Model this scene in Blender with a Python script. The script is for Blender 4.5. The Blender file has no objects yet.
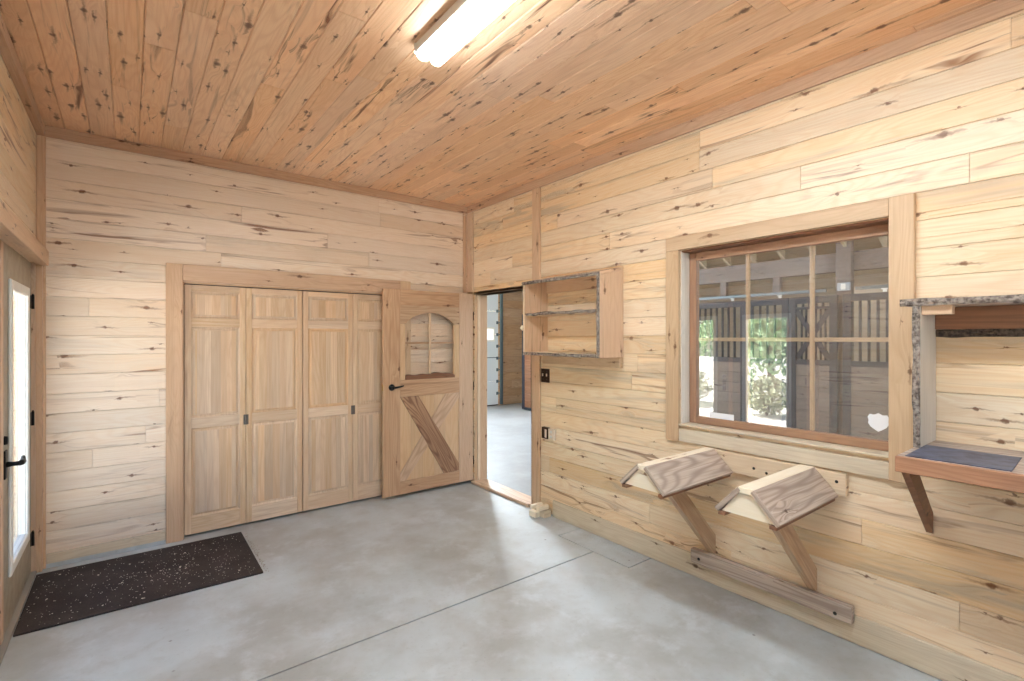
import bpy, math, random
from mathutils import Matrix, Vector, noise
random.seed(7)
S = bpy.context.scene
COL = S.collection
PI = math.pi
# ---------------------------------------------------------------- camera
cam = bpy.data.cameras.new('camera')
cam.sensor_width = 36.0
cam.lens = 493.15 / 1024 * 36.0
cam.shift_y = -1.92 / 1024
cam.clip_start = 0.05
cam_o = bpy.data.objects.new('camera', cam)
cam_o.location = (-2.943, -4.582, 1.558)
cam_o.rotation_euler = (PI / 2, 0, -0.66122)
COL.objects.link(cam_o)
S.camera = cam_o
# ---------------------------------------------------------------- light and exposure
S.view_settings.view_transform = 'Standard'
S.view_settings.look = 'None'
S.view_settings.gamma = 1.0
S.view_settings.use_curve_mapping = False
S.view_settings.exposure = -0.24
S.cycles.max_bounces = 10
S.cycles.diffuse_bounces = 6
S.cycles.transparent_max_bounces = 16
S.cycles.sample_clamp_indirect = 8.0
W = bpy.data.worlds.new('sky'); S.world = W; W.use_nodes = True
nt = W.node_tree
sky = nt.nodes.new('ShaderNodeTexSky'); sky.sky_type = 'NISHITA'; sky.sun_disc = False
sky.sun_elevation = math.radians(48); sky.sun_rotation = math.radians(60)
nt.nodes['Background'].inputs['Strength'].default_value = 0.8
nt.links.new(sky.outputs[0], nt.nodes['Background'].inputs['Color'])


def sun(name, e, az, energy):
    d = bpy.data.lights.new(name, 'SUN'); d.energy = energy; d.angle = 0.01; d.color = (1, .95, .88)
    o = bpy.data.objects.new(name, d); COL.objects.link(o)
    o.rotation_euler = (PI / 2 - math.radians(e), 0, math.radians(az)); return o


def area(name, loc, target, sx, sy, power, color=(1, 1, 1), spread=PI):
    d = bpy.data.lights.new(name, 'AREA'); d.shape = 'RECTANGLE'; d.size = sx; d.size_y = sy
    d.energy = power; d.color = color; d.spread = spread
    o = bpy.data.objects.new(name, d); COL.objects.link(o); o.location = loc
    v = Vector(target) - Vector(loc)
    o.rotation_euler = v.to_track_quat('-Z', 'Y').to_euler(); return o


sun('sun', 50, 168, 80.0)
# daylight: portals guide the sky light through the glazed door and the open end of the aisle
for nm_, lc_, tg_, sx_, sy_ in (('door_portal', (-3.60, -1.04, 1.06), (0, -1.04, 1.06), 1.95, 2.0), ('aisle_portal', (2.2, -7.55, 1.45), (2.2, 0, 1.45), 2.8, 2.9)):
    area(nm_, lc_, tg_, sx_, sy_, 1).data.cycles.is_portal = True
# added fill light set outside the unseen rear window
area('rear_fill', (-1.9, -5.57, 1.7), (-1.8, 0, 1.4), 1.55, 1.05, 6, (.84, .965, 1.03))
# barn aisle: north lamp throws the doorway spill; the others are added fill
area('aisle_lamp_north', (2.3, 3.9, 3.0), (.2, -.6, .6), 0.7, .35, 420, (.80, .91, 1.0))
area('aisle_fill_mid', (1.9, -1.0, 3.35), (2.6, -1.0, 0), 0.5, 3.0, 48, (.90, .95, 1.0))
area('aisle_fill_south', (2.0, -4.6, 3.0), (3.9, -2.2, 1.2), 0.6, 2.0, 62, (.92, .96, 1.0))
area('stall_fill', (5.6, -1.6, 2.35), (5.8, -1.6, 0), 0.6, 3.4, 20, (1, .97, .93))
TUBE_STRENGTH = 76.0

# ---------------------------------------------------------------- materials
def mat(name):
    m = bpy.data.materials.new(name); m.use_nodes = True
    return m, m.node_tree, m.node_tree.nodes['Principled BSDF']


class NG:
    """small node-graph helper"""
    def __init__(s, nt): s.nt = nt
    def n(s, t, **kw):
        x = s.nt.nodes.new(t)
        for k, v in kw.items(): setattr(x, k, v)
        return x
    def put(s, sock, v):
        if isinstance(v, bpy.types.NodeSocket): s.nt.links.new(v, sock)
        elif v is not None: sock.default_value = v
    def m(s, op, a, b=None, c=None, clamp=False):
        x = s.n('ShaderNodeMath', operation=op); x.use_clamp = clamp
        s.put(x.inputs[0], a); s.put(x.inputs[1], b)
        if c is not None: s.put(x.inputs[2], c)
        return x.outputs[0]
    def xyz(s, v):
        x = s.n('ShaderNodeSeparateXYZ'); s.put(x.inputs[0], v); return x.outputs
    def vec(s, x, y, z=0.0):
        c = s.n('ShaderNodeCombineXYZ'); s.put(c.inputs[0], x); s.put(c.inputs[1], y); s.put(c.inputs[2], z); return c.outputs[0]
    def mix(s, f, a, b, bt='MIX'):
        x = s.n('ShaderNodeMix', data_type='RGBA', blend_type=bt); x.clamp_factor = True
        s.put(x.inputs[0], f); s.put(x.inputs[6], a); s.put(x.inputs[7], b); return x.outputs[2]
    def noise(s, v, scale=1.0, detail=2.0, rough=.5, dim='2D', dist=0.0):
        x = s.n('ShaderNodeTexNoise', noise_dimensions=dim)
        s.put(x.inputs['Vector'], v); x.inputs['Scale'].default_value = scale
        x.inputs['Detail'].default_value = detail; x.inputs['Roughness'].default_value = rough
        x.inputs['Distortion'].default_value = dist
        return x.outputs['Fac']
    def sstep(s, v, lo, hi, a=0.0, b=1.0):
        x = s.n('ShaderNodeMapRange', interpolation_type='SMOOTHSTEP')
        s.put(x.inputs[0], v); s.put(x.inputs[1], lo); s.put(x.inputs[2], hi); s.put(x.inputs[3], a); s.put(x.inputs[4], b)
        return x.outputs[0]


def L(r, g, b):
    def f(c):
        c /= 255.0
        return c / 12.92 if c <= .04045 else ((c + .055) / 1.055) ** 2.4
    return (f(r), f(g), f(b), 1.0)


def grey(c, k):
    y = .25 * c[0] + .55 * c[1] + .2 * c[2]
    return tuple(a * (1 - k) + y * k for a in c[:3]) + (1,)


def wood(name, light, mid, dark, knots=.5, ksize=1.0, streak=.5, stain=0.0, grain=.5, ring=.25, ringf=16.0, rough=.45, var=.10, kcell=(.30, .105), stainc=L(150, 142, 132), bump=.12, desat=.11):
    light, mid = grey(light, desat), grey(mid, desat)
    m, nt, B = mat(name); g = NG(nt)
    at = g.n('ShaderNodeAttribute', attribute_name='pc'); ar = g.n('ShaderNodeAttribute', attribute_name='rnd')
    rnd = ar.outputs['Fac']
    px, py, pz = g.xyz(at.outputs['Vector'])
    x = g.m('ADD', px, g.m('MULTIPLY', rnd, 41.37))
    y = g.m('ADD', py, g.m('MULTIPLY', rnd, 17.9))
    # knots: two layers of cells
    def knot_layer(cx, cy, seed, prob):
        v = g.n('ShaderNodeTexVoronoi', voronoi_dimensions='2D', feature='F1')
        v.inputs['Scale'].default_value = 1.0; v.inputs['Randomness'].default_value = .9
        g.put(v.inputs['Vector'], g.vec(g.m('ADD', g.m('MULTIPLY', x, 1 / cx), seed), g.m('ADD', g.m('MULTIPLY', y, 1 / cy), seed * 1.7)))
        qx, qy, _ = g.xyz(v.outputs['Position'])
        dx = g.m('SUBTRACT', x, g.m('MULTIPLY', g.m('SUBTRACT', qx, seed), cx))
        dy = g.m('SUBTRACT', y, g.m('MULTIPLY', g.m('SUBTRACT', qy, seed * 1.7), cy))
        cr, cg, cb = g.xyz(v.outputs['Color'])
        on = g.m('LESS_THAN', cr, prob)
        sz = g.m('MULTIPLY', g.m('ADD', .45, g.m('MULTIPLY', g.m('MULTIPLY', cg, cg), 1.25)), ksize)
        return dx, dy, on, sz, cb
    def ell(dx, dy, rx, ry, sz):
        a = g.m('DIVIDE', dx, g.m('MULTIPLY', sz, rx)); b = g.m('DIVIDE', dy, g.m('MULTIPLY', sz, ry))
        return g.m('SQRT', g.m('ADD', g.m('MULTIPLY', a, a), g.m('MULTIPLY', b, b)))
    core = None; halo = None; push = 0.0; sub = None
    wob = g.m('MULTIPLY', g.m('SUBTRACT', g.noise(g.vec(x, y), 70.0, 3), .5), .024)
    wob2 = g.m('MULTIPLY', g.m('SUBTRACT', g.noise(g.vec(g.m('MULTIPLY', x, 6.0), g.m('MULTIPLY', y, 9.0)), 1.0, 1), .5), .030)
    if knots > 0:
        for (cx, cy, seed, p) in ((kcell[0], kcell[1], 3.1, knots * .55), (kcell[0] * .55, kcell[1] * .6, 11.3, knots * .16)):
            dx, dy, on, sz, rb = knot_layer(cx, cy, seed, p)
            dxw = g.m('ADD', dx, wob); dyw = g.m('ADD', dy, g.m('MULTIPLY', wob, .5))
            e1 = ell(dxw, dyw, .015, .0115, sz)
            c1 = g.m('MULTIPLY', on, g.sstep(e1, .45, 1.05, 1.0, 0.0))
            dy2 = g.m('ADD', dyw, wob2)
            e2 = ell(dx, dy2, .085, .0065, sz)
            h1 = g.m('MULTIPLY', on, g.sstep(e2, .1, 1.15, 1.0, 0.0))
            e3 = ell(dx, dy, .07, .030, sz)
            pu = g.m('MULTIPLY', g.m('MULTIPLY', on, g.m('POWER', 2.718, g.m('MULTIPLY', g.m('MULTIPLY', e3, e3), -1.0))), g.m('MULTIPLY', dy, 2.2))
            core = c1 if core is None else g.m('MAXIMUM', core, c1)
            halo = h1 if halo is None else g.m('MAXIMUM', halo, h1)
            push = pu if isinstance(push, float) else g.m('ADD', push, pu)
    yy = g.m('ADD', y, push) if knots > 0 else y
    # fine grain
    fine = g.noise(g.vec(g.m('MULTIPLY', x, 2.2), g.m('MULTIPLY', yy, 110.0)), 1.0, 3, .6)
    # growth bands
    lowf = g.noise(g.vec(g.m('MULTIPLY', x, .75), g.m('MULTIPLY', yy, 5.5)), 1.0, 1.5, .5)
    band = g.m('ADD', g.m('MULTIPLY', g.m('SINE', g.m('MULTIPLY', lowf, ringf * 6.283)), .5), .5)
    band = g.m('POWER', band, 2.2)
    st = g.noise(g.vec(g.m('MULTIPLY', x, .9), g.m('MULTIPLY', yy, 17.0), ), 1.0, 3, .62, dist=.6)
    st = g.sstep(st, .585, .76)
    st2 = g.noise(g.vec(g.m('MULTIPLY', x, .55), g.m('ADD', g.m('MULTIPLY', yy, 26.0), g.m('MULTIPLY', lowf, 3.0))), 1.0, 4, .65, dist=.9)
    st2 = g.m('MULTIPLY', g.sstep(st2, .60, .70), g.sstep(st, .0, .35, .45, 1.0))
    broad = g.noise(g.vec(g.m('MULTIPLY', x, .6), g.m('MULTIPLY', yy, 4.0)), 1.0, 2, .55)
    wn = g.n('ShaderNodeTexWhiteNoise', noise_dimensions='1D'); g.put(wn.inputs['W'], g.m('MULTIPLY', rnd, 977.0))
    h1, h2, h3 = g.xyz(wn.outputs['Color'])
    col = g.mix(g.m('MULTIPLY', band, ring), light, mid)
    col = g.mix(g.m('MULTIPLY', g.sstep(fine, .42, .72), grain), col, mid)
    col = g.mix(g.m('MULTIPLY', g.sstep(broad, .45, .75), .45), col, mid)
    col = g.mix(g.m('MULTIPLY', h2, var * 3.2), col, mid)
    if stain > 0:
        sm = g.noise(g.vec(g.m('MULTIPLY', x, .8), g.m('MULTIPLY', yy, 9.0), ), 1.0, 3, .6)
        sm = g.m('MULTIPLY', g.sstep(sm, .50, .72), g.sstep(h3, .25, .8))
        col = g.mix(g.m('MULTIPLY', sm, stain), col, stainc)
    if streak > 0:
        col = g.mix(g.m('MULTIPLY', g.m('MULTIPLY', st, g.sstep(h1, .15, .8)), streak), col, dark)
        col = g.mix(g.m('MULTIPLY', g.m('MULTIPLY', st2, g.sstep(h2, .1, .6)), streak * .55), col, dark)
    if knots > 0:
        col = g.mix(g.m('MULTIPLY', halo, .68), col, dark)
        kd = (dark[0] * .6, dark[1] * .46, dark[2] * .28, 1)
        col = g.mix(g.m('MULTIPLY', core, .8), col, kd)
    hs = g.n('ShaderNodeHueSaturation'); g.put(hs.inputs['Color'], col)
    g.put(hs.inputs['Value'], g.m('ADD', 1.0 - var * .7, g.m('MULTIPLY', h1, var * 1.4)))
    g.put(hs.inputs['Saturation'], g.m('ADD', 1.0 - var, g.m('MULTIPLY', h3, var * 2.0)))
    nt.links.new(hs.outputs[0], B.inputs['Base Color'])
    B.inputs['Roughness'].default_value = rough
    if bump > 0:
        bp = g.n('ShaderNodeBump'); bp.inputs['Strength'].default_value = bump; bp.inputs['Distance'].default_value = .0015
        g.put(bp.inputs['Height'], g.m('SUBTRACT', g.m('MULTIPLY', fine, .5), g.m('MULTIPLY', band, .3)))
        nt.links.new(bp.outputs[0], B.inputs['Normal'])
    return m


def plain(name, col, rough=.5, metal=0.0, spec=.5, emit=None, es=1.0, var=0.0, vscale=8.0, var2=None):
    m, nt, B = mat(name)
    B.inputs['Base Color'].default_value = col; B.inputs['Roughness'].default_value = rough
    B.inputs['Metallic'].default_value = metal; B.inputs['Specular IOR Level'].default_value = spec
    if emit:
        B.inputs['Emission Color'].default_value = emit; B.inputs['Emission Strength'].default_value = es
    if var > 0:
        g = NG(nt); tc = g.n('ShaderNodeTexCoord')
        n = g.noise(tc.outputs['Object'], vscale, 4, .6, '3D')
        c2 = var2 or tuple(c * (1 - var) for c in col[:3]) + (1,)
        nt.links.new(g.mix(g.sstep(n, .35, .68), col, c2), B.inputs['Base Color'])
    return m


M = {}
M['pine'] = wood('pine_wall', L(238, 221, 193), L(222, 187, 144), L(130, 84, 50), knots=.55, streak=1.0, stain=.55, grain=.5, ring=.42, var=.16, rough=.38, desat=.04)
M['pine_pale'] = wood('pine_wall_pale', L(245, 230, 211), L(232, 206, 176), L(132, 88, 54), knots=.50, streak=1.0, stain=.3, grain=.45, ring=.38, var=.15, rough=.4, desat=.16)
M['pine_ceil'] = wood('pine_ceiling', L(246, 208, 170), L(222, 172, 132), L(104, 54, 24), knots=.85, ksize=1.25, streak=1.0, stain=.1, grain=.5, ring=.45, var=.14, rough=.36, kcell=(.27, .1), desat=.06)
M['trim'] = wood('pine_trim', L(216, 184, 152), L(192, 154, 120), L(112, 78, 56), knots=.55, streak=.4, grain=.45, ring=.3, var=.08, rough=.45)
M['casing'] = wood('pine_casing', L(202, 172, 136), L(178, 144, 108), L(120, 86, 58), knots=.45, streak=.3, grain=.4, ring=.3, var=.05, rough=.5)
M['crown'] = wood('pine_crown', L(206, 172, 142), L(176, 138, 106), L(92, 60, 42), knots=.6, streak=.6, grain=.55, ring=.3, var=.08, rough=.45)
M['trim_pale'] = wood('pine_trim_pale', L(230, 208, 176), L(208, 176, 138), L(132, 94, 66), knots=.38, ksize=.9, streak=.35, grain=.4, ring=.3, var=.08, rough=.42)
M['base'] = wood('pine_baseboard', L(220, 206, 182), L(192, 168, 136), L(116, 90, 70), knots=.35, streak=.5, stain=.5, grain=.45, ring=.25, var=.06)
M['fir'] = wood('fir_clear', L(228, 204, 174), L(202, 168, 134), L(156, 114, 84), knots=0, streak=.4, grain=.6, ring=.4, ringf=9, var=.19, rough=.48)
M['door'] = wood('door_pine', L(208, 172, 136), L(180, 138, 102), L(112, 76, 52), knots=.28, streak=.5, grain=.55, ring=.55, ringf=12, var=.09, rough=.42)
M['door_pale'] = wood('door_pine_pale', L(224, 194, 156), L(204, 166, 124), L(144, 104, 76), knots=.05, streak=.3, grain=.45, ring=.35, ringf=10, var=.08, rough=.42)
M['door_dark'] = wood('door_brace_ringed', L(190, 152, 118), L(128, 90, 66), L(84, 56, 40), knots=.1, streak=.4, grain=.6, ring=.95, ringf=15, var=.05, rough=.45)
M['cross_pale'] = wood('pale_ringed_pine', L(224, 196, 168), L(186, 152, 124), L(150, 116, 96), knots=0, streak=.3, grain=.5, ring=.7, ringf=9, var=.06, rough=.45)
M['weather'] = wood('weathered_board', L(200, 182, 166), L(150, 130, 116), L(104, 86, 78), knots=.1, streak=.3, grain=.6, ring=.85, ringf=12, var=.05, rough=.7, stain=.3)
M['brace'] = wood('brace_board', L(206, 176, 142), L(170, 134, 102), L(110, 80, 60), knots=.25, streak=.4, grain=.55, ring=.5, ringf=12, var=.06, rough=.55)
M['gusset'] = wood('new_pine', L(244, 232, 210), L(232, 212, 180), L(168, 134, 104), knots=.12, streak=.1, grain=.25, ring=.25, var=.04, rough=.5)
M['brown'] = wood('brown_stained_board', L(146, 98, 64), L(112, 70, 44), L(66, 40, 26), knots=.3, streak=.5, grain=.6, ring=.5, ringf=10, var=.07, rough=.5)
M['rough'] = wood('rough_sawn_edge', L(178, 128, 92), L(142, 96, 66), L(100, 64, 44), knots=.25, streak=.5, grain=.7, ring=.5, ringf=14, var=.05, rough=.7)
M['sash'] = wood('cedar_sash', L(172, 130, 98), L(140, 100, 74), L(88, 60, 44), knots=.15, streak=.4, grain=.5, ring=.4, var=.06, rough=.5)
M['muntin'] = wood('muntin_pine', L(206, 178, 142), L(178, 146, 110), L(110, 80, 56), knots=.1, streak=.3, grain=.5, ring=.3, var=.06, rough=.5)
M['greyreveal'] = wood('weathered_reveal', L(224, 218, 208), L(196, 188, 178), L(124, 110, 100), knots=.2, streak=.3, grain=.4, ring=.3, var=.04, rough=.6)
M['stallwood'] = wood('stall_plank', L(124, 109, 100), L(98, 86, 79), L(62, 52, 48), knots=.3, streak=.3, grain=.5, ring=.3, var=.14, rough=.6)
M['stallback'] = wood('stall_back_plank', L(160, 148, 132), L(134, 122, 106), L(110, 84, 62), knots=.25, streak=.4, grain=.5, ring=.3, var=.12, rough=.6)
M['timber'] = wood('aged_timber', L(112, 104, 104), L(86, 80, 82), L(54, 48, 48), knots=.25, streak=.4, grain=.6, ring=.4, var=.08, rough=.65)
M['osb'] = wood('roof_sheathing', L(196, 180, 148), L(168, 150, 118), L(130, 110, 84), knots=0, streak=.35, grain=.4, ring=.1, var=.08, rough=.7)
M['rafter'] = wood('rafter_pine', L(206, 194, 168), L(176, 160, 132), L(120, 100, 80), knots=.2, streak=.3, grain=.4, ring=.3, var=.07, rough=.65)
M['bark'] = plain('bark_edge', L(150, 140, 132), .9, var=.62, vscale=60, var2=L(66, 54, 48))
M['barkshade'] = plain('bark_and_gap_shade', L(96, 82, 72), .9, var=.6, vscale=60, var2=L(34, 26, 22))
M['black'] = plain('black_metal', L(26, 25, 26), .45, .6)
M['bronze'] = plain('oil_rubbed_bronze', L(62, 42, 28), .42, .55)
M['steel'] = plain('grey_metal', L(118, 112, 108), .38, .8)
M['stalliron'] = plain('stall_steel', L(32, 38, 52), .5, .1)
M['white'] = plain('white_paint', L(236, 236, 232), .45)
M['whitemetal'] = plain('white_enamel', L(232, 231, 228), .4)
M['garage'] = plain('garage_door_panel', L(222, 230, 238), .5)
M['track'] = plain('galvanised_track', L(96, 112, 122), .4, .6)
M['dooredge'] = plain('taupe_door_skin', L(166, 156, 138), .5, var=.12, vscale=14, var2=L(152, 140, 120))
M['void'] = plain('dark_backing', L(60, 48, 38), .9)
M['hole'] = plain('screw_head', L(18, 16, 15), .6)
M['brass'] = plain('brass_strike', L(196, 164, 96), .35, .9)
M['sticker'] = plain('white_sticker', L(238, 240, 246), .5)
M['web'] = plain('cobweb_thread', L(232, 222, 206), .7)
M['boxgrey'] = plain('grey_junction_box', L(168, 176, 186), .5)
M['coverskin'] = plain('sky_cover_skin', L(190, 170, 140), .8)
M['leaf'] = plain('leaf_green', L(166, 190, 150), .7, var=.4, vscale=1.7, var2=L(104, 138, 98))
M['sage'] = plain('sage_leaf', L(150, 158, 128), .8, var=.3, vscale=2.5)
M['trunk'] = plain('tree_bark', L(92, 78, 66), .9, var=.4, vscale=12)
M['tube'] = plain('lit_tube', L(255, 255, 255), .4, emit=(.88, 1, 1.06, 1), es=TUBE_STRENGTH)
M['plate'] = plain('ivory_plastic', L(226, 208, 190), .45)
M['grit'] = plain('grey_grit', L(150, 144, 136), .9)
M['chip'] = plain('straw_and_grit', L(226, 220, 208), .8)


def concrete(name, c1, c2, c3, rough=.4):
    m, nt, B = mat(name); g = NG(nt); tc = g.n('ShaderNodeTexCoord'); P = tc.outputs['Object']
    a = g.noise(P, 1.1, 5, .62, '3D'); b = g.noise(P, 3.4, 6, .68, '3D', .25); c = g.noise(P, 38, 4, .6, '3D'); d = g.noise(P, 9.0, 4, .6, '3D', .3)
    col = g.mix(g.sstep(a, .36, .64), c1, c2)
    col = g.mix(g.m('MULTIPLY', g.sstep(b, .48, .70), .6), col, c3)
    col = g.mix(g.m('MULTIPLY', g.sstep(d, .55, .72), .3), col, c2)
    col = g.mix(g.m('MULTIPLY', g.sstep(c, .56, .8), .3), col, tuple(x * .6 for x in c2[:3]) + (1,))
    v = g.n('ShaderNodeTexVoronoi', voronoi_dimensions='3D'); g.put(v.inputs['Vector'], P); v.inputs['Scale'].default_value = 5.0
    sp = g.m('MULTIPLY', g.sstep(v.outputs['Distance'], .02, .06, 1, 0), g.m('LESS_THAN', g.xyz(v.outputs['Color'])[0], .3))
    col = g.mix(g.m('MULTIPLY', sp, .6), col, L(70, 64, 60))
    nt.links.new(col, B.inputs['Base Color'])
    g.put(B.inputs['Roughness'], g.m('ADD', rough, g.m('MULTIPLY', b, .25)))
    bp = g.n('ShaderNodeBump'); bp.inputs['Strength'].default_value = .06; bp.inputs['Distance'].default_value = .004
    g.put(bp.inputs['Height'], g.m('ADD', b, g.m('MULTIPLY', c, .3))); nt.links.new(bp.outputs[0], B.inputs['Normal'])
    return m


M['concrete'] = concrete('sealed_concrete', L(190, 199, 205), L(164, 166, 166), L(203, 212, 219), .32)
M['aislefloor'] = concrete('aisle_concrete', L(150, 153, 156), L(138, 140, 142), L(158, 162, 166), .42)
M['gravel'] = plain('pale_gravel', L(226, 222, 212), .95, var=.08, vscale=.8)


def rubber(name):
    m, nt, B = mat(name); g = NG(nt); tc = g.n('ShaderNodeTexCoord'); P = tc.outputs['Object']
    a = g.noise(P, 3.5, 5, .65, '3D'); f = g.noise(P, 90, 3, .6, '3D')
    col = g.mix(g.sstep(a, .35, .7), L(34, 28, 28), L(58, 50, 50))
    col = g.mix(g.m('MULTIPLY', g.sstep(f, .5, .8), .5), col, L(92, 80, 76))
    v = g.n('ShaderNodeTexVoronoi', voronoi_dimensions='3D'); g.put(v.inputs['Vector'], P); v.inputs['Scale'].default_value = 75.0
    r = g.xyz(v.outputs['Color'])
    sp = g.m('MULTIPLY', g.sstep(v.outputs['Distance'], .12, .3, 1, 0), g.m('LESS_THAN', r[0], g.sstep(a, .3, .75, .03, .12)))
    col = g.mix(sp, col, g.mix(r[1], L(150, 132, 116), L(226, 222, 214)))
    nt.links.new(col, B.inputs['Base Color']); B.inputs['Roughness'].default_value = .85
    bp = g.n('ShaderNodeBump'); bp.inputs['Strength'].default_value = .5; bp.inputs['Distance'].default_value = .003
    g.put(bp.inputs['Height'], f); nt.links.new(bp.outputs[0], B.inputs['Normal'])
    return m


M['rubber'] = rubber('black_rubber')


def glass(name, ior=1.5, dirt=.0, dirtc=L(225, 225, 225), tint=(1, 1, 1, 1)):
    m = bpy.data.materials.new(name); m.use_nodes = True; nt = m.node_tree; nt.nodes.remove(nt.nodes['Principled BSDF']); g = NG(nt)
    out = nt.nodes['Material Output']
    tr = g.n('ShaderNodeBsdfTransparent'); tr.inputs[0].default_value = tint
    gl = g.n('ShaderNodeBsdfGlossy'); gl.inputs['Roughness'].default_value = 0.0
    fr = g.n('ShaderNodeFresnel'); fr.inputs[0].default_value = ior
    ge = g.n('ShaderNodeNewGeometry')
    mx = g.n('ShaderNodeMixShader'); g.put(mx.inputs[0], g.m('MULTIPLY', fr.outputs[0], g.m('SUBTRACT', 1.0, ge.outputs['Backfacing']))); g.put(mx.inputs[1], tr.outputs[0]); g.put(mx.inputs[2], gl.outputs[0])
    last = mx.outputs[0]
    if dirt > 0:
        df = g.n('ShaderNodeBsdfDiffuse'); df.inputs[0].default_value = dirtc
        tc = g.n('ShaderNodeTexCoord')
        a = g.noise(tc.outputs['Object'], 2.4, 5, .65, '3D', .4); b = g.noise(tc.outputs['Object'], 70, 2, .5, '3D')
        f = g.m('ADD', g.m('MULTIPLY', g.sstep(a, .3, .75), dirt), g.m('MULTIPLY', g.sstep(b, .68, .8), .22))
        m2 = g.n('ShaderNodeMixShader'); g.put(m2.inputs[0], f); g.put(m2.inputs[1], last); g.put(m2.inputs[2], df.outputs[0])
        last = m2.outputs[0]
    nt.links.new(last, out.inputs['Surface'])
    return m


M['glass'] = glass('window_glass', 3.1, .05)
M['doorglass'] = glass('door_glass', 1.5, .03)
M['clear'] = glass('small_pane_glass', 1.6, .03)
M['blue'] = plain('blue_slick_liner', L(84, 94, 120), .42, var=.55, vscale=16, var2=L(46, 54, 78))


# ---------------------------------------------------------------- mesh builder
class MB:
    def __init__(s): s.v = []; s.f = []; s.pc = []; s.r = []; s.sm = []
    def add(s, vs, fs, pcs, rnd, smooth=False):
        o = len(s.v); s.v += [tuple(a) for a in vs]; s.pc += pcs; s.r += [rnd] * len(vs)
        s.f += [tuple(i + o for i in f) for f in fs]; s.sm += [smooth] * len(fs)
    def box(s, lo, hi, grain='x', ch=.0015, M4=None, rnd=None):
        rnd = random.random() if rnd is None else rnd
        ga = 'xyz'.index(grain); lo = list(lo); hi = list(hi)
        for a in range(3):
            if lo[a] > hi[a]: lo[a], hi[a] = hi[a], lo[a]
        c = min([ch] + [(hi[a] - lo[a]) * .45 for a in range(3)])
        vs = []; pcs = []; idx = {}
        for sx in (0, 1):
            for sy in (0, 1):
                for sz in (0, 1):
                    sg = (sx, sy, sz)
                    for ax in range(3):
                        p = [(hi[a] if sg[a] else lo[a]) + (0 if a == ax else (-c if sg[a] else c)) for a in range(3)]
                        idx[(sg, ax)] = len(vs); vs.append(p)
                        ot = [a for a in range(3) if a != ga]
                        if ax == ga: pcs.append((p[ot[0]], p[ot[1]] , 0))
                        else:
                            oa = [a for a in ot if a != ax][0]
                            pcs.append((p[ga], p[oa] + .37 * ax + .11 * sg[ax], 0))
        fs = []
        for ax in range(3):
            b, d = [(1, 2), (2, 0), (0, 1)][ax]
            for sd in (0, 1):
                q = []
                for (i, j) in ((0, 0), (1, 0), (1, 1), (0, 1)):
                    sg = [0, 0, 0]; sg[ax] = sd; sg[b] = i; sg[d] = j; q.append(idx[(tuple(sg), ax)])
                fs.append(tuple(q if sd else q[::-1]))
        for ax in range(3):          # edges parallel to ax
            b, d = [(1, 2), (2, 0), (0, 1)][ax]
            for i in (0, 1):
                for j in (0, 1):
                    def g_(k, w):
                        sg = [0, 0, 0]; sg[ax] = k; sg[b] = i; sg[d] = j; return idx[(tuple(sg), w)]
                    q = [g_(0, b), g_(1, b), g_(1, d), g_(0, d)]
                    fs.append(tuple(q if (i == j) else q[::-1]))
        for sx in (0, 1):
            for sy in (0, 1):
                for sz in (0, 1):
                    sg = (sx, sy, sz); q = [idx[(sg, a)] for a in range(3)]
                    fs.append(tuple(q if (sx + sy + sz) % 2 == 1 else q[::-1]))
        if M4 is not None: vs = [M4 @ Vector(p) for p in vs]
        s.add(vs, fs, pcs, rnd); return s
    def prism(s, pts, t0, t1, M4=None, rnd=None, gu=True, holes=None):
        """polygon pts (u,v) extruded along w from t0 to t1; grain along u (gu) or v"""
        rnd = random.random() if rnd is None else rnd
        n = len(pts); area2 = sum(pts[i][0] * pts[(i + 1) % n][1] - pts[(i + 1) % n][0] * pts[i][1] for i in range(n))
        if area2 < 0: pts = pts[::-1]
        vs = []; pcs = []; fs = []
        f = (lambda u, v, o: (u, v + o, 0)) if gu else (lambda u, v, o: (v, u + o, 0))
        for (t, o) in ((t0, 0), (t1, .31)):
            for (u, v) in pts: vs.append((u, v, t)); pcs.append(f(u, v, o))
        fs.append(tuple(range(n - 1, -1, -1))); fs.append(tuple(range(n, 2 * n)))
        for i in range(n):
            j = (i + 1) % n; k = len(vs)
            for (p, t) in ((pts[i], t0), (pts[j], t0), (pts[j], t1), (pts[i], t1)):
                vs.append((p[0], p[1], t)); pcs.append(f(p[0] + t * .5, p[1] + t * .5, .63))
            fs.append((k, k + 1, k + 2, k + 3))
        if M4 is not None: vs = [M4 @ Vector(p) for p in vs]
        s.add(vs, fs, pcs, rnd); return s
    def tube(s, path, r, n=12, cap=True, rnd=None):
        rnd = random.random() if rnd is None else rnd
        P = [Vector(p) for p in path]; R = r if isinstance(r, (list, tuple)) else [r] * len(P)
        vs = []; fs = []; pcs = []; up = None; L_ = 0
        for i, p in enumerate(P):
            t = (P[min(i + 1, len(P) - 1)] - P[max(i - 1, 0)]).normalized()
            if up is None:
                up = Vector((0, 0, 1)) if abs(t.z) < .9 else Vector((1, 0, 0))
            b = t.cross(up).normalized(); up = b.cross(t).normalized()
            if i: L_ += (P[i] - P[i - 1]).length
            for k in range(n):
                a = 2 * PI * k / n
                vs.append(p + b * (math.cos(a) * R[i]) + up * (math.sin(a) * R[i])); pcs.append((L_, a * max(R[i], .004), 0))
        for i in range(len(P) - 1):
            for k in range(n):
                q = (i * n + k, i * n + (k + 1) % n, (i + 1) * n + (k + 1) % n, (i + 1) * n + k); fs.append(q)
        if cap: fs.append(tuple(range(n - 1, -1, -1))); fs.append(tuple(range((len(P) - 1) * n, len(P) * n)))
        s.add(vs, fs, pcs, rnd, True); return s
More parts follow.
